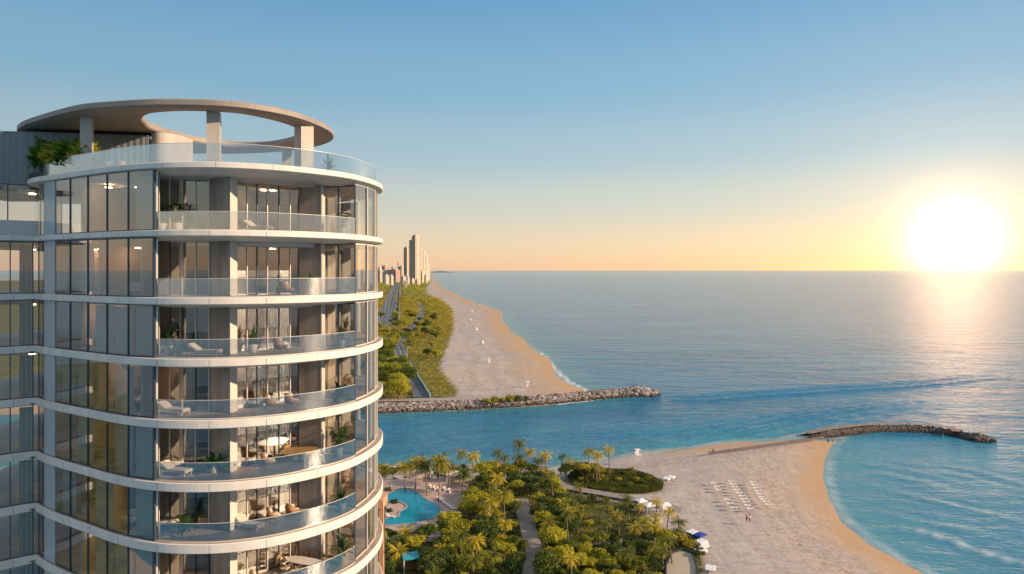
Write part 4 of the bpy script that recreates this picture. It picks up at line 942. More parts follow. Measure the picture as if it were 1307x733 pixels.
def thicket(name, y0, y1, x0, x1, n, hfun, leafn, label, cat, rx, mt):
    u = ng.random(n); Y = (y0 ** -1 + u * (y1 ** -1 - y0 ** -1)) ** -1; X = ng.uniform(0, 1, n) * (x1 - x0) + x0
    X = X * np.where(Y > 700, Y / 700, 1); P = np.column_stack([X, Y]); s_ = sdf(P, [VEG_N]); k = (s_ > .8) & free_n(P); P, s_ = P[k], s_[k]; n = len(P)
    near_b = np.clip(s_ / 70, 0, 1); h = hfun(near_b, ng, n); sc_ = np.clip(P[:, 1] / 420, 1, 6); r_ = rx * sc_ * ng.uniform(.7, 1.3, n)
    cs = np.column_stack([P, 2 + h * .45]); rs = np.column_stack([r_, r_, h * .6]); V, Fc_ = leaf_cloud(ng, cs, rs, leafn, .30 * sc_, 1.5, .7)
    o = np_mesh(name, V, Fc_, mt, False); tag(o, label, cat, kind='stuff')
thicket('dune_scrub', 285, 1400, -260, 0, 15000, lambda nb, g, n: (1.6 + 5.0 * nb ** 1.3) * g.uniform(.6, 1.25, n), 380000, 'dense yellow green scrub between the road and the north beach', 'scrub', 2.6, M_dune)
thicket('distant_woodland', 1200, 7500, -420, 10, 6000, lambda nb, g, n: 6 * g.uniform(.6, 1.6, n) + 2, 70000, 'dark belt of trees below the far skyline', 'woodland', 3.2, M_broad)
# grass of the dune mound and the scrub ground
def tufts(name, polys, n, hh, label):
    b = np.array([[p.x, p.y] for poly in polys for p in poly]); lo, hi = b.min(0), b.max(0); lo[1] = max(lo[1], 118); P = lo + ng.random((n * 3, 2)) * (hi - lo); s_ = sdf(P, polys)
    k = s_ > .2
    for line, w in ((CP, 2.2), (CURVE, 1.6), (CROSS, 1.2), (LOWP, 1.2)):
        d, _ = polydist(P, [tuple(v) for v in line]); k &= np.abs(d) > w
    k &= (sdf(P, [COURT]) < -.3) & (sdf(P, [DECK]) < -.3); P = P[k][:n]; n = len(P)
    a = ng.random(n) * 6.28; h = hh * ng.uniform(.4, 1.3, n); w = .10 + .10 * ng.random(n); lean = ng.normal(size=(n, 2)) * .15
    A0 = np.column_stack([P[:, 0] - np.cos(a) * w, P[:, 1] - np.sin(a) * w, np.full(n, 1.9)]); B0 = np.column_stack([P[:, 0] + np.cos(a) * w, P[:, 1] + np.sin(a) * w, np.full(n, 1.9)])
    T = np.column_stack([P[:, 0] + lean[:, 0], P[:, 1] + lean[:, 1], 1.95 + h]); V = np.stack([A0, B0, T], 1).reshape(-1, 3)
    o = np_mesh(name, V, np.arange(3 * n).reshape(-1, 3), M_dune, False); tag(o, label, 'grass', kind='stuff')
tufts('dune_grass', [DUNE], 13000, .45, 'short green beach grass covering the oval dune mound')
tufts('park_grass', [SCRUB], 60000, .40, 'rough grass and ground cover between the palms of the beach park')

# ================================================================== PATHS, ROADS, POOL
M_path = mat('pale_path', (0.36, 0.32, 0.30), .85, noise_amt=.18, noise_scale=.8)
M_gpath = mat('garden_path_paving', (0.30, 0.26, 0.24), .9, noise_amt=.3, noise_scale=.9)
M_asph = mat('asphalt', (0.10, 0.11, 0.13), .7, noise_amt=.2, noise_scale=.2)
M_line = mat('road_paint', (.75, .75, .75), .6)
M_deck = mat('pool_deck_paving', (0.50, 0.36, 0.31), .8, noise_amt=.15, noise_scale=.7)
M_court = mat('court_sand', (0.42, 0.37, 0.28), .9, noise_amt=.1, noise_scale=.6)
def strip(name, line, w, z, m, kind='structure', n=6, th=.0):
    ln = catmull([V2(p) for p in line], n); a = offset(ln, w / 2, False); b = offset(ln, -w / 2, False); mb = MB(); k = len(ln)
    mb.add([(p.x, p.y, z) for p in a] + [(p.x, p.y, z) for p in b], [(k + i, k + i + 1, i + 1, i) for i in range(k - 1)]); o = mb.build(name, m)
    if kind: o['kind'] = kind
    return o
def flat(name, poly, z, m): mb = MB(); mb.prism([(p.x, p.y) for p in poly], z - .25, z); o = mb.build(name, m); o['kind'] = 'structure'; return o
area = lambda P_: sum(P_[i - 1].x * P_[i].y - P_[i].x * P_[i - 1].y for i in range(len(P_)))
ccw = lambda P_: P_ if area(P_) > 0 else P_[::-1]
for nm, ln, w in (('garden_path', CP, 3.6), ('sand_path', CURVE, 3.2), ('cross_path', CROSS, 2.2), ('lower_path', LOWP, 2.4)): strip(nm, ln, w, 2.17, M_gpath)
flat('court_ground', ccw(COURT), 2.19, M_court)
o = strip('court_kerb', [V2(p) for p in COURT] + [V2(COURT[0])], .01, 2.3, M_path); bpy.data.objects.remove(o)
mb = MB()
for i in range(len(COURT)): a, b = COURT[i - 1], COURT[i]; mb.bar(a, b, .3, 2.1, 2.62)
tag(mb.build('court_wall', M_dark), 'low dark kerb wall around the round sandy court', 'low wall')
# pool
pool = empty('swimming_pool', (*G(520, 650).xy, 2.0), 0, 'free form turquoise swimming pool with a palm peninsula on its left', 'pool')
def place_part(mb, name, m, root, smooth=False):
    o = mb.build(name, m, None, smooth); o.parent = root; o.matrix_parent_inverse = Matrix.Translation(root.location).inverted(); return o
PC = ccw(catmull([V2(p) for p in POOLP], 4, True))
M_pool = mat('pool_water', (0.0, 0.24, 0.36), .04, bump=.02, bump_scale=1.5); 
mb = MB(); mb.prism([(p.x, p.y) for p in PC], 2.2, 2.52); place_part(mb, 'pool_water', M_pool, pool)
mb = MB(); oo = offset(PC, -.45); n = len(PC)
mb.add([(p.x, p.y, 2.60) for p in PC] + [(p.x, p.y, 2.60) for p in oo] + [(p.x, p.y, 2.3) for p in PC] + [(p.x, p.y, 2.3) for p in oo], [(i, n + i, n + (i + 1) % n, (i + 1) % n)[::-1] for i in range(n)] + [(i, (i + 1) % n, 2 * n + (i + 1) % n, 2 * n + i) for i in range(n)] + [(n + i, 3 * n + i, 3 * n + (i + 1) % n, n + (i + 1) % n) for i in range(n)])
place_part(mb, 'coping', M_path, pool)
flat('pool_terrace', ccw(DECK), 2.44, M_deck)
def lounger_proto(name, lab_cat='lounger'):
    e = empty(name, (0, 0, 0), 0, 'x', lab_cat); mb = MB(); cushion_box(mb, (0, -.25, .36), (.64, 1.35, .10)); mb.add([(-.32, .42, .31), (.32, .42, .31), (.32, .42, .41), (-.32, .42, .41), (-.32, .95, .66), (.32, .95, .66), (.32, .9, .76), (-.32, .9, .76)], [(0, 4, 5, 1), (3, 2, 6, 7), (0, 3, 7, 4), (1, 5, 6, 2), (4, 7, 6, 5)])
    mb.build('cushion', M_white, e); mb = MB(); mb.box((0, 0, .27), (.66, 1.9, .06)); mb.build('frame', M_white, e)
    for sy in (-1, 1): mb = MB(); mb.box((0, sy * .8, .12), (.6, .06, .24)); mb.build('leg', M_white, e)
    return Proto(e)
BL = lounger_proto('beach_lounger')
def bl(px, py): return G(880 + px / 4.236, 560 + py / 4.236, 2.0)
rows = [('upper left row', [(128, 246), (146, 266), (154, 284)]), ('lower left row', [(200, 336), (216, 358), (237, 381)]),
        ('middle row', [(220, 238), (230, 252), (240, 268), (252, 284), (264, 300), (280, 317), (292, 333), (302, 350), (312, 368), (325, 386)]),
        ('right row', [(338, 242), (348, 257), (357, 272), (368, 290), (376, 306), (386, 323), (397, 334), (410, 347), (423, 363)])]
for rn, pts in rows:
    for i, (x, y) in enumerate(pts):
        p = bl(x, y); w = 'farthest' if i == 0 else ('nearest' if i == len(pts) - 1 else WORDS[i].strip() + ' from the far end')
        BL.place((p.x, p.y, 2.12), R(-80), 1.0, 'white beach lounger, %s of the %s on the sand' % (w, rn), 'white loungers on the open sand')
PL = lounger_proto('pool_lounger')
for i, (x, y, rz) in enumerate(((562, 638, .9), (565, 641, .9), (569, 644, .9), (573, 647, .9), (577, 650, .9), (550, 623, .3), (555, 625, .3), (560, 626, .3), (568, 626, .3), (574, 628, .3), (485, 655, 1.4), (488, 660, 1.4), (499, 661, 1.4))):
    p = G(x, y, 2.44); PL.place((p.x, p.y, 2.44), rz, 1, 'white pool lounger, %s' % (('%snearest the pool on its right side' % WORDS[i]) if i < 5 else ('%sfrom the left on the terrace behind the pool' % (WORDS[i - 5] or 'first ')) if i < 10 else ('%sfrom the left on the pool peninsula' % (WORDS[i - 10] or 'first '))), 'loungers of the pool terrace')
# promenade wall, pavilions, kiosk
mb = MB(); wl_ = [G(440, 600.5, 2).xy, G(520, 600.5, 2).xy, G(604, 602, 2).xy]
for a, b in zip(wl_[:-1], wl_[1:]): mb.bar(a, b, .25, 1.5, 3.0); mb.bar(a, b, .4, 3.003, 3.12)
tag(mb.build('promenade_wall', M_white), 'long low white wall of the promenade along the inlet', 'wall')
mb = MB(); a, b = G(440, 598.5, 1).xy, G(700, 600, 1).xy; mb.bar(a + V2((0, 1)), b + V2((0, 1)), .6, -2, 2.05); tag(mb.build('quay_wall', M_path), 'stone quay wall at the waterline of the near bank', 'quay wall')
def pavilion(px, py, w, d, h, lab, roofm, rz=0):
    p = G(px, py, 2.2); e = empty('pavilion', (p.x, p.y, 2.1), rz, lab, 'pavilion')
    mb = MB(); mb.box((0, 0, h + .12), (w, d, .24)); mb.build('roof', roofm, e)
    mb = MB(); mb.box((0, d * .25, h / 2), (w * .9, d * .4, h)); mb.build('wall', M_white if roofm is not M_teal else M_wicker, e)
    for sx in (-1, 1):
        for sy in (-1, 1): mb = MB(); mb.box((sx * w * .45, sy * d * .45, h / 2 - .003), (.2, .2, h)); mb.build('post', M_white, e)
    return e
M_teal = mat('teal_cloth', (0.03, 0.33, 0.42), .6)
pavilion(536, 612, 7, 4, 2.8, 'white flat roofed pavilion behind the pool, left one', M_white); pavilion(588, 616, 8, 4, 2.6, 'white flat roofed pavilion behind the pool, right one', M_white)
pavilion(524, 727, 3.2, 3.2, 2.6, 'small square kiosk with a turquoise roof among dark trees', M_teal, .3)
# neighbouring terracotta building beside the tower
M_terra = mat('terracotta', (0.62, 0.33, 0.20), .8, noise_amt=.12, noise_scale=.6)
nb = empty('neighbour_building', (-40, 104, 2), 0, 'terracotta framed building with dark windows just right of the tower foot', 'building')
xr = (489.5 - PX) / F * 100; htop = EYE - (645 - PY) * 100 / F
mb = MB(); mb.box((-45, 101.7, htop / 2), (2 * (xr + 45) - .7, 2.8, htop - .8)); place_part(mb, 'wall', M_dark, nb)
mb = MB(); mb.box((-45, 101.5, htop + .2), (2 * (xr + 45), 3.6, 1.3)); place_part(mb, 'roof', M_terra, nb)
for dx in (-.35, -2.6, -5): mb = MB(); mb.box((xr + dx, 100.2, htop / 2), (.7 if dx > -1 else .4, .6, htop - .9)); place_part(mb, 'column', M_terra, nb)
for k in range(7): mb = MB(); mb.box((xr - 4, 100.35, htop - 3.5 * (k + 1)), (8, .5, .5)); place_part(mb, 'floor_band', M_terra, nb)
# roads of the far shore
for nm, ln, w, z in (('highway', HW1, 13, 2.45), ('highway', HW2, 12, 2.45), ('side_road', SIDE, 8, 2.42), ('crossing_road', LAT, 8, 2.48), ('access_road', ACC, 8, 2.435)):
    strip(nm, ln, w, z, M_asph); strip('road_marking', ln, .22, z + .01, M_line)
    for s_ in (-1, 1): strip('road_marking', offset([V2(p) for p in ln], s_ * (w / 2 - .6), False), .2, z + .01, M_line)
strip('dirt_track', [G(*p, 2.4).xy for p in [(508, 412), (509, 395), (509.5, 380), (510.5, 366)]], 5, 2.45, M_path)
strip('jetty_promenade', [G(*p, 2.4).xy for p in [(440, 511), (520, 510.5), (600, 508.5), (640, 506)]], 6.5, 2.42, M_path)
mb = MB(); mb.prism([(p.x, p.y) for p in ccw(RAMP)], 1.5, 2.5); o = mb.build('boat_ramp_road', M_asph); o['kind'] = 'structure'
mb = MB(); mb.bar(RAMP[1], RAMP[2], .5, 1.5, 4.0); tag(mb.build('road_wall', mat('teal_wall', (.25, .45, .47), .6)), 'pale teal wall along the right side of the far bank road', 'wall')
# rocks
def rock_material():
    m = bpy.data.materials.new('jetty_rock'); m.use_nodes = True; nt = m.node_tree; N = nt.nodes; L = nt.links; b = N['Principled BSDF']; b.inputs['Roughness'].default_value = .85
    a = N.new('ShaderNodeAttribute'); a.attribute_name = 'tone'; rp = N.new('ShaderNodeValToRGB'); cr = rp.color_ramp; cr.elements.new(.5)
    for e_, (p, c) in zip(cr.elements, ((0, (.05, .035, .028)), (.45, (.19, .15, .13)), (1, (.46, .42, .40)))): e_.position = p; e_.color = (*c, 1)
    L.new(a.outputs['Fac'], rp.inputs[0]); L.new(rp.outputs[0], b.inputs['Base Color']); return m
M_rock = rock_material()
bm_ = bmesh.new(); bmesh.ops.create_icosphere(bm_, subdivisions=1, radius=1); ICV = np.array([v.co for v in bm_.verts]); ICF = np.array([[v.index for v in f.verts] for f in bm_.faces]); bm_.free()
def rocks(name, pts, sizes, label, group=None, tk=1.0):
    n = len(pts); nv = len(ICV); V = np.zeros((n, nv, 3)); tone = np.zeros((n, nv))
    for i in range(n):
        q = ICV * (1 + ng.uniform(-.28, .28, (nv, 1))); M_ = np.array(Matrix.Rotation(ng.uniform(0, 6), 3, Vector(ng.normal(size=3)).normalized())); q = q @ M_.T
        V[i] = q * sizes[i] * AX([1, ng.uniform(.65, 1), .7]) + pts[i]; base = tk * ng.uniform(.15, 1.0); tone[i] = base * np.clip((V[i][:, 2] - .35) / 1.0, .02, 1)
    Fc_ = (ICF[None] + (np.arange(n) * nv)[:, None, None]).reshape(-1, 3); o = np_mesh(name, V.reshape(-1, 3), Fc_, M_rock, False, {'tone': tone.ravel()}); tag(o, label, 'jetty', kind='stuff'); return o
def scatter(line, w0, w1, n, prof, smin, smax, tmin=0):
    pts = catmull([V2(p) for p in line], 8); L_ = [0]
    for a, b in zip(pts[:-1], pts[1:]): L_.append(L_[-1] + (b - a).length)
    out, sz = [], []
    for _ in range(n):
        t = (tmin + (1 - tmin) * ng.random()) * L_[-1]; i = max(k for k in range(len(L_)) if L_[k] <= t); i = min(i, len(pts) - 2); d = (pts[i + 1] - pts[i]).normalized(); u = ng.random(); o_ = w0 + (w1 - w0) * u
        if callable(prof): z = prof(u, t / L_[-1])
        p = pts[i] + d * (t - L_[i]) + V2((-d.y, d.x)) * o_; out.append((p.x, p.y, z)); sz.append(ng.uniform(smin, smax))
    return out, sz
a1, s1 = scatter(JET_N, -1.0, 9, 2600, lambda u, t: -.1 + 2.3 * math.sin(min(u * 1.9, 1.57)), .35, 1.05)
a2, s2 = scatter(JET_N[-3:], 9, 13, 260, lambda u, t: 2.0 - 2.2 * u, .8, 1.5, .1)
tip = G(826, 504, 0)
for _ in range(170):
    th = ng.uniform(0, 6.28); q = ng.random() ** .5; a2.append((tip.x - 5 + math.cos(th) * q * 12, tip.y + 2 + math.sin(th) * q * 8, 3.0 * (1 - q) + .2)); s2.append(ng.uniform(1.0, 1.9))
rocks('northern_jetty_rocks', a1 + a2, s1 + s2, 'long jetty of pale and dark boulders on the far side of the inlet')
a1, s1 = scatter(JET_S, -3.4, -1.2, 1600, lambda u, t: (-.1 + 1.9 * u) * min(1, .3 + t * 5), .25, .62, .0); a3, s3 = scatter(JET_S, 1.2, 3.0, 380, lambda u, t: (1.7 - 1.9 * u) * min(1, .3 + t * 5), .3, .6, .0)
tip = G(1250, 561.5, 0)
for _ in range(110):
    th = ng.uniform(0, 6.28); q = ng.random() ** .5; a1.append((tip.x + math.cos(th) * q * 5, tip.y + math.sin(th) * q * 4.5, 2.0 * (1 - q) + .1)); s1.append(ng.uniform(.5, .95))
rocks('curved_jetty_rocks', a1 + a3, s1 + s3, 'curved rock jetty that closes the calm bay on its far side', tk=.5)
o = strip('jetty_walkway', JET_S[:-1] + [JET_S[-1] + V2((-6, 1.5))], 3.0, 2.35, mat('jetty_concrete', (.30, .22, .19), .8, noise_amt=.3, noise_scale=.5))
nv_ = len(o.data.vertices) // 2
for i, v in enumerate(o.data.vertices): v.co.z = 2.35 - .9 * max(0, 1 - (i % nv_) / 9)
mb = MB(); ln = catmull([G(*p, 2).xy for p in [(905, 578), (940, 573.5), (985, 567), (1030, 561), (1052, 558)]], 5)
for a, b in zip(ln[:-1], ln[1:]): mb.bar(a, b, .35, 1.7, 2.3)
tag(mb.build('beach_groyne', mat('groyne_stone', (.20, .13, .11), .9, noise_amt=.4, noise_scale=.8)), 'low dark stone groyne running along the inlet side of the beach', 'groyne')

# ================================================================== BEACH THINGS
M_blue = mat('blue_canvas', (0.01, 0.05, 0.30), .7); M_canvas = mat('white_canvas', (.78, .78, .80), .8)
def tent(px, py, w, d, h, rz, lab, roofm, wallm, z=2.1):
    p = G(px, py, 2.1); e = empty('beach_tent', (p.x, p.y, z), rz, lab, 'tent')
    mb = MB(); V = [(-w / 2, -d / 2, h), (w / 2, -d / 2, h), (w / 2, d / 2, h), (-w / 2, d / 2, h), (0, 0, h + .35), (-w / 2, -d / 2, h - .25), (w / 2, -d / 2, h - .25), (w / 2, d / 2, h - .25), (-w / 2, d / 2, h - .25)]
    mb.add(V, [(0, 1, 4), (1, 2, 4), (2, 3, 4), (3, 0, 4), (5, 6, 1, 0), (6, 7, 2, 1), (7, 8, 3, 2), (8, 5, 0, 3)]); mb.build('canopy', roofm, e)
    for sx in (-1, 1):
        for sy in (-1, 1): mb = MB(); mb.tube([(sx * w * .47, sy * d * .47, 0), (sx * w * .47, sy * d * .47, h - .2)], .05, 6); mb.build('post', M_white, e)
    mb = MB(); mb.box((0, d * .44, h / 2 - .1), (w * .9, .05, h * .8)); mb.build('back_panel', wallm, e)
    mb = MB(); mb.box((-w * .44, 0, h / 2 - .1), (.05, d * .8, h * .8)); mb.build('side_panel', wallm, e)
    return e
tent(818, 650, 2.3, 2.3, 2.2, .4, 'blue walled beach tent with a white top at the edge of the scrub', M_canvas, M_blue)
tent(828, 654, 2.4, 2.2, 1.9, .4, 'white beach tent just right of the blue walled one', M_canvas, M_canvas)
tent(849, 654, 2.4, 2.3, 2.0, .2, 'white beach tent standing alone behind the coconut palm', M_canvas, M_canvas)
tent(893, 691, 2.6, 2.0, 1.5, .7, 'blue canopied beach tent near the round court', M_blue, M_blue)
def stack(px, py, n, rz, lab):
    p = G(px, py, 2.1); e = empty('lounger_stack', (p.x, p.y, 2.1), rz, lab, 'lounger stack')
    for i in range(n):
        mb = MB(); cushion_box(mb, ((i % 3 - 1) * .82, .05 * i, .32 + .26 * (i // 3)), (.72, 1.95, .14)); mb.build('lounger_top', M_canvas, e)
    for s_ in (-1, 1): mb = MB(); mb.box((0, s_ * .75, .12), (2.3, .07, .24)); mb.build('leg', M_white, e)
stack(885, 684, 9, .6, 'stack of white loungers left of the blue canopied tent'); stack(897, 698, 12, .6, 'tall stack of white loungers in front of the blue canopied tent')
stack(895, 705, 6, .6, 'small stack of white loungers nearest the court hedge'); stack(907, 727, 3, 1.2, 'three white loungers lying alone near the bottom edge of the sand')
stack(851, 612, 3, 1.0, 'white loungers beside the right end of the dune mound'); stack(838, 666, 6, .5, 'white lounger stack below the white tents'); stack(857, 610, 3, 1.0, 'white loungers farther right of the dune mound')
# lifeguard chair and huts
def lifeguard_chair(px, py, lab):
    p = G(px, py, 1.8); e = empty('lifeguard_chair', (p.x, p.y, 1.7), .3, lab, 'lifeguard chair')
    for sx in (-1, 1):
        for sy in (-1, 1): mb = MB(); mb.tube([(sx * .9, sy * .9, 0), (sx * .6, sy * .6, 3.2)], .08, 6); mb.build('leg', M_white, e)
    mb = MB(); mb.box((0, 0, 2.4), (1.6, 1.6, .12)); mb.build('platform', M_white, e); mb = MB(); mb.box((0, .55, 3.0), (1.3, .1, .9)); mb.build('backrest', M_white, e); mb = MB(); mb.box((0, 0, 3.9), (1.7, 1.7, .1)); mb.build('roof', M_white, e)
    for sx in (-1, 1): mb = MB(); mb.box((sx * .7, .5, 3.5), (.08, .08, .8)); mb.build('post', M_white, e)
lifeguard_chair(814, 590, 'tall white lifeguard chair at the edge of the inlet beach')
hut = empty('lifeguard_hut', (0, 0, 0), 0, 'x', 'lifeguard hut')
mb = MB(); mb.box((0, 0, 2.6), (2.6, 2.4, 1.9)); mb.build('cabin', M_white, hut)
mb = MB(); mb.add([(-2, -2, 3.6), (2, -2, 3.6), (2, 2, 3.6), (-2, 2, 3.6), (0, 0, 4.7)], [(0, 1, 4), (1, 2, 4), (2, 3, 4), (3, 0, 4), (3, 2, 1, 0)]); mb.build('roof', M_white, hut)
mb = MB(); mb.box((0, 0, 1.5), (3.6, 3.6, .15)); mb.build('platform', M_white, hut)
mb = MB(); mb.add([(-.5, -1.8, 1.5), (.5, -1.8, 1.5), (.5, -4.6, 0), (-.5, -4.6, 0), (-.5, -1.8, 1.38), (.5, -1.8, 1.38), (.5, -4.5, -.1), (-.5, -4.5, -.1)], [(0, 3, 2, 1), (4, 5, 6, 7), (0, 4, 7, 3), (1, 2, 6, 5)]); mb.build('ramp', M_white, hut)
for sx in (-1, 1):
    for sy in (-1, 1): mb = MB(); mb.box((sx * 1.4, sy * 1.4, .71), (.15, .15, 1.42)); mb.build('leg', M_white, hut)
HP = Proto(hut)
for i, (px, py, s_, lab) in enumerate(((673, 493, .55, 'white lifeguard hut nearest the inlet on the north beach'), (624, 463, .6, 'white lifeguard hut second from the inlet on the north beach'), (616, 439, .6, 'white lifeguard hut in the middle of the north beach'),
        (608, 422, .6, 'white lifeguard hut fourth from the inlet'), (600, 409, .6, 'white lifeguard hut fifth from the inlet'), (602, 399, .6, 'white lifeguard hut farthest from the inlet'))):
    p = G(px, py, 2.1); HP.place((p.x, p.y, 2.15), .2 * i, s_, lab, 'lifeguard huts of the north beach')
# street lamps
lp = empty('street_lamp', (0, 0, 0), 0, 'x', 'street lamp'); mb = MB(); mb.tube([(0, 0, 0), (0, 0, 11)], [.16, .09], 6); mb.build('post', M_panel, lp); mb = MB(); mb.tube([(0, 0, 10.9), (1.8, 0, 11.4)], .07, 5); mb.build('arm', M_panel, lp); mb = MB(); mb.box((2.1, 0, 11.4), (.9, .35, .15)); mb.build('lamp_head', M_panel, lp); LP_ = Proto(lp)
for i, (px, py) in enumerate(((484, 414), (509.5, 414), (492, 392), (509.5, 396), (499, 378), (510.5, 383), (497, 436), (520, 470))):
    p = G(px, py, 2.2); LP_.place((p.x, p.y, 2.2), i, 1.1, 'street lamp, %snearest the inlet beside the roads of the far bank' % WORDS[7 - i], 'street lamps of the far bank')
# cars
def car_proto(name, m):
    e = empty(name, (0, 0, 0), 0, 'x', 'car'); mb = MB(); sec = [(-2.2, .45, .8), (-2.1, .35, .95), (-1.0, .3, 1.0), (1.0, .3, .95), (2.0, .35, .8), (2.25, .45, .65)]
    V = []
    for x, z0, z1 in sec: V += [(x, -.85, z0), (x, .85, z0), (x, .82, z1), (x, -.82, z1)]
    mb.add(V, [(4 * i + j, 4 * i + (j + 1) % 4, 4 * i + 4 + (j + 1) % 4, 4 * i + 4 + j) for i in range(5) for j in range(4)] + [(3, 2, 1, 0), (20, 21, 22, 23)]); mb.build('body', m, e)
    mb = MB(); mb.add([(-1.6, -.75, .97), (1.1, -.75, .95), (1.1, .75, .95), (-1.6, .75, .97), (-1.1, -.6, 1.45), (.3, -.6, 1.45), (.3, .6, 1.45), (-1.1, .6, 1.45)], [(0, 1, 5, 4), (1, 2, 6, 5), (2, 3, 7, 6), (3, 0, 4, 7), (4, 5, 6, 7)]); mb.build('cabin', M_dark, e)
    for sx in (-1.35, 1.35):
        for sy in (-.8, .8): mb = MB(); mb.tube([(sx, sy - .1, .32), (sx, sy + .1, .32)], .32, 12); mb.build('wheel', M_dark, e)
    return Proto(e)
CW = car_proto('parked_car', mat('white_paint', (.8, .8, .8), .3)); CR = car_proto('driving_car', mat('silver_paint', (.4, .42, .45), .3, metal=.5))
for i, (px, py) in enumerate(((474, 429.5), (480, 428), (486, 427), (491, 427.5))):
    p = G(px, py, 2.6); CW.place((p.x, p.y, 2.45), 1.2, 1, 'white car, %sfrom the left in the parking strip of the far bank' % (WORDS[i] or 'first '), 'cars in the far parking strip')
for i, (ln, t, s_) in enumerate(((HW1, .2, 2), (HW1, .35, -3), (HW2, .25, 2.5), (HW2, .45, -2.5), (HW1, .55, 3))):
    q = catmull([V2(p) for p in ln], 10); j = int(t * (len(q) - 2)); d = (q[j + 1] - q[j]).normalized(); p = q[j] + V2((-d.y, d.x)) * s_
    CR.place((p.x, p.y, 2.47), math.atan2(d.y, d.x), 1, 'silver car on the far highway, %s' % ['nearest on the left carriageway', 'second on the left carriageway', 'nearer on the right carriageway', 'farther on the right carriageway', 'farthest on the left carriageway'][i], 'cars on the far highway')
# people
M_skin = mat('skin', (.35, .2, .14), .7)
def person(px, py, rz, lab, shirt, trousers, z=2.1, stride=.25):
    p = G(px, py, z); V = [(0, 0, .95), (0, 0, 1.2), (0, 0, 1.42), (0, 0, 1.54), (0, 0.02, 1.68), (.20, 0, 1.40), (.26, .08, 1.12), (.27, .16, .88), (-.20, 0, 1.40), (-.26, -.08, 1.12), (-.27, -.02, .88),
        (.10, 0, .90), (.11, stride * .6, .50), (.11, stride * .6, .06), (.11, stride * .6 + .16, .03), (-.10, 0, .90), (-.11, -stride * .4, .50), (-.11, -stride * 1.1, .08), (-.11, -stride * 1.1 + .16, .04)]
    E = [(0, 1), (1, 2), (2, 3), (3, 4), (2, 5), (5, 6), (6, 7), (2, 8), (8, 9), (9, 10), (0, 11), (11, 12), (12, 13), (13, 14), (0, 15), (15, 16), (16, 17), (17, 18)]
    Rr = [.15, .15, .15, .06, .11, .07, .05, .04, .07, .05, .04, .10, .07, .05, .05, .10, .07, .05, .05]
    me = bpy.data.meshes.new('person'); me.from_pydata(V, E, []); o = bpy.data.objects.new('person', me); scene.collection.objects.link(o)
    o.modifiers.new('skin', 'SKIN'); o.modifiers.new('sub', 'SUBSURF').levels = 1
    for i, r_ in enumerate(Rr): me.skin_vertices[0].data[i].radius = (r_, r_)
    me.skin_vertices[0].data[0].use_root = True; me.materials.append(M_skin)
    o.location = (p.x, p.y, z); o.rotation_euler = (0, 0, rz); tag(o, lab, 'person')
    mb = MB(); mb.tube([(0, 0, .92), (0, 0, 1.15), (0, 0, 1.38), (0, 0, 1.50)], [.19, .185, .21, .10], 10); c = mb.build('shirt', shirt, o, True)
    mb = MB(); mb.tube([(0, 0, .98), (0, 0, .82)], [.19, .2], 10)
    mb.tube([(.10, 0, .88), (.11, stride * .6, .5)], [.12, .10], 8); mb.tube([(-.10, 0, .88), (-.11, -stride * .4, .5)], [.12, .10], 8); mb.build('shorts', trousers, o, True)
    mb = MB(); mb.tube([(0, .0, 1.66), (0, -.01, 1.74), (0, 0, 1.82)], [.122, .12, .05], 8); mb.build('hair', M_dark, o, True)
S_d, S_w, S_r = mat('navy_cloth', (.02, .03, .06), .9), M_canvas, mat('red_cloth', (.35, .04, .03), .9)
for a in ((953, 667.5, .4, 'dark dressed person walking on the sand, left one of the pair', S_d, S_d), (957, 667, .8, 'person in a white shirt walking on the sand, right one of the pair', S_w, S_d), (910.5, 579, 1.5, 'person standing at the near end of the groyne', S_d, S_d),
          (1057, 566, 2, 'person in dark clothes at the root of the curved jetty, left one', S_r, S_d), (1063, 568, 1, 'person at the water edge near the root of the curved jetty', S_d, S_w)): person(*a)
for px, py, lab in ((1180, 549.5, 'person standing halfway along the curved jetty'), (1226, 554.8, 'person near the tip of the curved jetty, left one'), (1236, 556.5, 'person near the tip of the curved jetty, right one')): person(px, py, 1, lab, S_d, S_d, 2.36)

# ================================================================== FAR SKYLINE
def facade_mat(name, wall, glass_, floors=.31, cols=.25):
    m = bpy.data.materials.new(name); m.use_nodes = True; nt = m.node_tree; N = nt.nodes; L = nt.links; b = N['Principled BSDF']
    g = N.new('ShaderNodeNewGeometry'); sp = N.new('ShaderNodeSeparateXYZ'); L.new(g.outputs['Position'], sp.inputs[0])
    def m2(op, a, v):
        n = N.new('ShaderNodeMath'); n.operation = op
        for k, q in enumerate((a, v)):
            if isinstance(q, (int, float)): n.inputs[k].default_value = q
            else: L.new(q, n.inputs[k])
        return n.outputs[0]
    fz = m2('GREATER_THAN', m2('FRACT', m2('MULTIPLY', sp.outputs[2], floors), 0), .45); fx = m2('GREATER_THAN', m2('FRACT', m2('MULTIPLY', m2('ADD', sp.outputs[0], m2('MULTIPLY', sp.outputs[1], .7)), cols), 0), .30)
    mx = N.new('ShaderNodeMix'); mx.data_type = 'RGBA'; L.new(m2('MULTIPLY', fz, fx), mx.inputs[0]); mx.inputs[6].default_value = (*wall, 1); mx.inputs[7].default_value = (*glass_, 1)
    L.new(mx.outputs[2], b.inputs['Base Color']); b.inputs['Roughness'].default_value = .5; return m
FM = {'blue': facade_mat('blue_facade', (.60, .46, .32), (.15, .17, .20), .25, .10), 'cream': facade_mat('cream_facade', (.74, .60, .44), (.22, .22, .24), .3, .12), 'pink': facade_mat('pink_facade', (.55, .34, .28), (.2, .15, .16), .3, .12), 'white': facade_mat('white_facade', (.58, .50, .42), (.24, .25, .28), .3, .15)}
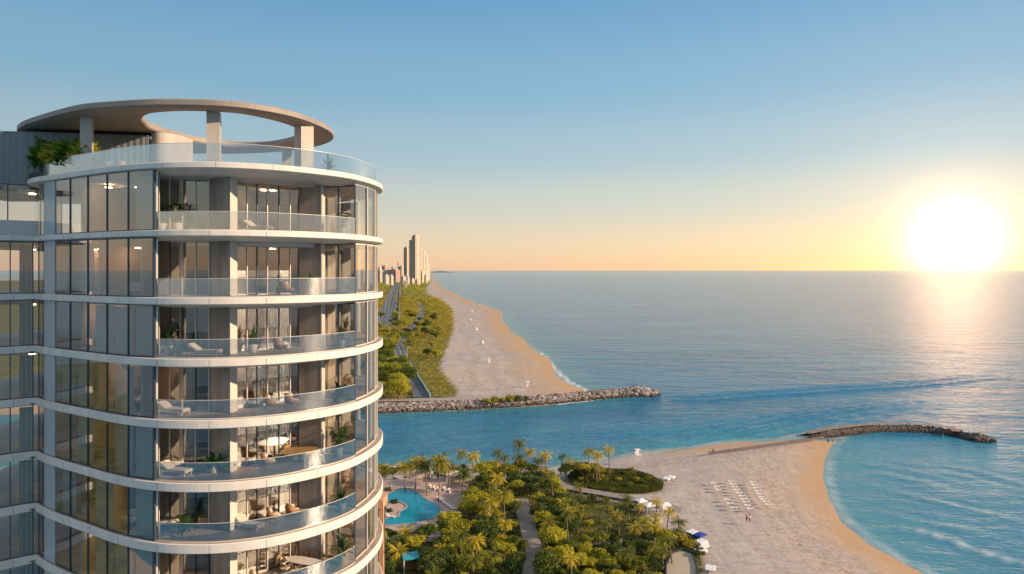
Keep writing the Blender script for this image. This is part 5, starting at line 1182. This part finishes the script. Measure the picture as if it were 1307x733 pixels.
def block(x0, x1, ytop, Y, m, lab, depth=28, rz=.0, crown=None, mech=True):
    a, b = A(x0, Y), A(x1, Y); h = EYE + (PY - ytop) * Y / F; w = b.x - a.x; w *= 1.0; depth = min(depth, w * 1.1); e = empty('tower_block', ((a.x + b.x) / 2, Y + depth / 2, 0), -.7, lab, 'building', None)
    hb = h - (5 if mech else 0)
    if crown == 'step':
        mb = MB(); mb.box((-w * .30, 0, hb * .46), (w * .4, depth, hb * .92)); mb.box((w * .2 + .01, 0, hb / 2), (w * .6, depth * .92, hb)); mb.build('facade', FM[m], e)
    else: mb = MB(); mb.box((0, 0, hb / 2), (w, depth, hb)); mb.build('facade', FM[m], e)
    mb = MB(); n = int(hb / 3.6)
    for i in range(2, n): mb.box((w * .12, -depth / 2 - .6, i * 3.6), (w * .46, 1.4, .5))
    if n > 4 and w > 8: tag(mb.build('balcony_bands', M_white, e), kind='stuff')
    if mech: mb = MB(); mb.box((w * .1, 0, h - 2.4), (w * .45, depth * .5, 5.2)); mb.build('roof_house', M_panel, e)
    mb = MB(); mb.box((w * .5 + .15, 0, hb * .5), (.5, depth * .5, hb * .98)); mb.build('lit_end_wall', FM['cream'] if m != 'pink' else FM['pink'], e)  # warm sunlit side of the block put in as a cream facing
for q in [(523.6, 534.6, 299.8, 2850, 'blue', 'tallest tower of the far skyline with a stepped top', 34, .25, 'step'), (516, 520.5, 314.5, 2900, 'blue', 'slim blue tower just left of the tallest one', 30), (520.2, 523.4, 315.5, 2990, 'cream', 'sunlit face of the slim blue tower, set in as its own cream block', 26),  # cream block stands in for the slim tower's sunlit face
          (535.6, 538.8, 316.5, 3000, 'blue', 'dark tower right of the tallest one', 30), (538.6, 542, 319.5, 3150, 'cream', 'cream tower second to the right of the tallest one', 34), (541.8, 545.5, 323.8, 3300, 'cream', 'rightmost cream tower of the far skyline', 40), (545.3, 548, 336, 3800, 'white', 'low white block at the right end of the skyline by the beach', 30),
          (509, 515.8, 339, 3300, 'blue', 'low blue block left of the slim towers', 40), (507.8, 509, 333.5, 3400, 'blue', 'thin dark spire like tower left of the slim towers', 12), (495.5, 507.8, 343, 3200, 'pink', 'wide pink block left of the highway end', 40), (488, 494, 338.3, 3600, 'pink', 'brownish block rising behind the pink one', 30),
          (489, 496, 345, 2900, 'white', 'white block with blue glass left of the wide pink one', 30), (480, 487.2, 343.5, 2950, 'blue', 'grey blue block between two white blocks', 30), (474.8, 480, 344.6, 3000, 'white', 'pale block third from the left of the skyline', 30), (468, 474.8, 345.5, 2700, 'cream', 'bright cream block next to the tower edge', 30),
          (466, 472.5, 339, 3500, 'pink', 'tall brown block behind the bright cream one', 30), (460, 467.5, 342, 3100, 'white', 'white block farthest left in the skyline', 30), (512, 517, 352, 2700, 'white', 'low white block at the foot of the slim towers', 24), (524, 528, 355, 2650, 'white', 'low white podium left below the tallest tower', 24), (530, 535, 356, 2600, 'white', 'low white podium right below the tallest tower', 24),
          (536.5, 541, 346, 2950, 'cream', 'mid height cream block below the right hand towers', 24), (475, 478, 339.5, 3900, 'cream', 'thin cream tower above the left blocks', 18), (500, 503, 339.8, 4000, 'white', 'thin white tower above the pink block', 18),
          (483, 487, 340.5, 3700, 'cream', 'narrow cream tower between the pale blocks', 26), (504, 508, 341, 3900, 'blue', 'grey tower peeping over the right end of the pink block', 26), (469, 473, 349, 2500, 'white', 'lowest pale house at the left edge of the skyline', 20), (490, 495, 350, 2550, 'cream', 'low cream house above the highway end', 20), (497, 501, 350.5, 2600, 'white', 'low pale house in front of the pink block', 20), (519, 522, 353, 2600, 'cream', 'low cream house between the two white podiums', 20), (542, 545, 350, 2900, 'white', 'low white house by the end of the far beach', 24)]: block(*q)
p = A(517.5, 2150); e = empty('water_tower', (p.x + 0, p.y, 0), 0, 'small cream tower house among the trees before the skyline', 'building'); p2 = MB(); p2.box((0, 0, 13), (9, 9, 26)); p2.build('wall', FM['cream'], e); p2 = MB(); p2.box((0, 0, 27), (10, 10, 2)); p2.build('roof', M_white, e)
mb = MB(); hp = [A(x, 16000) for x in (546, 552, 558, 566, 574, 582)]; V = []
for i, p in enumerate(hp): hgt = [0, 25, 50, 34, 16, 0][i]; V += [(p.x, p.y, -2), (p.x, p.y + 900, -2), (p.x, p.y + 450, hgt)]
mb.add(V, [f for i in range(5) for f in ((3 * i, 3 * i + 3, 3 * i + 5, 3 * i + 2), (3 * i + 2, 3 * i + 5, 3 * i + 4, 3 * i + 1))]); o = mb.build('hills', M_darkl if False else mat('hazed_hill', (.16, .20, .24), .9)); o['kind'] = 'structure'  # distance haze is put into the bluish grey hill colour

# --- labels that single out every planted thing: nearest landmark and its rank from there
from collections import defaultdict
buck = defaultdict(list)
for o, kind in PLACED:
    nm = min(LANDM, key=lambda k: (LANDM[k].xy - o.location.xy).length)
    buck[(kind, nm)].append(((LANDM[nm].xy - o.location.xy).length, o))
for (kind, nm), lst in buck.items():
    lst.sort(key=lambda t: t[0])
    for i, (_, o) in enumerate(lst):
        w = WORDS[i].strip() if i < len(WORDS) else 'outlying'
        o['label'] = ('%s, %s nearest to %s' % (kind, w, nm)) if w else ('%s closest to %s' % (kind, nm))
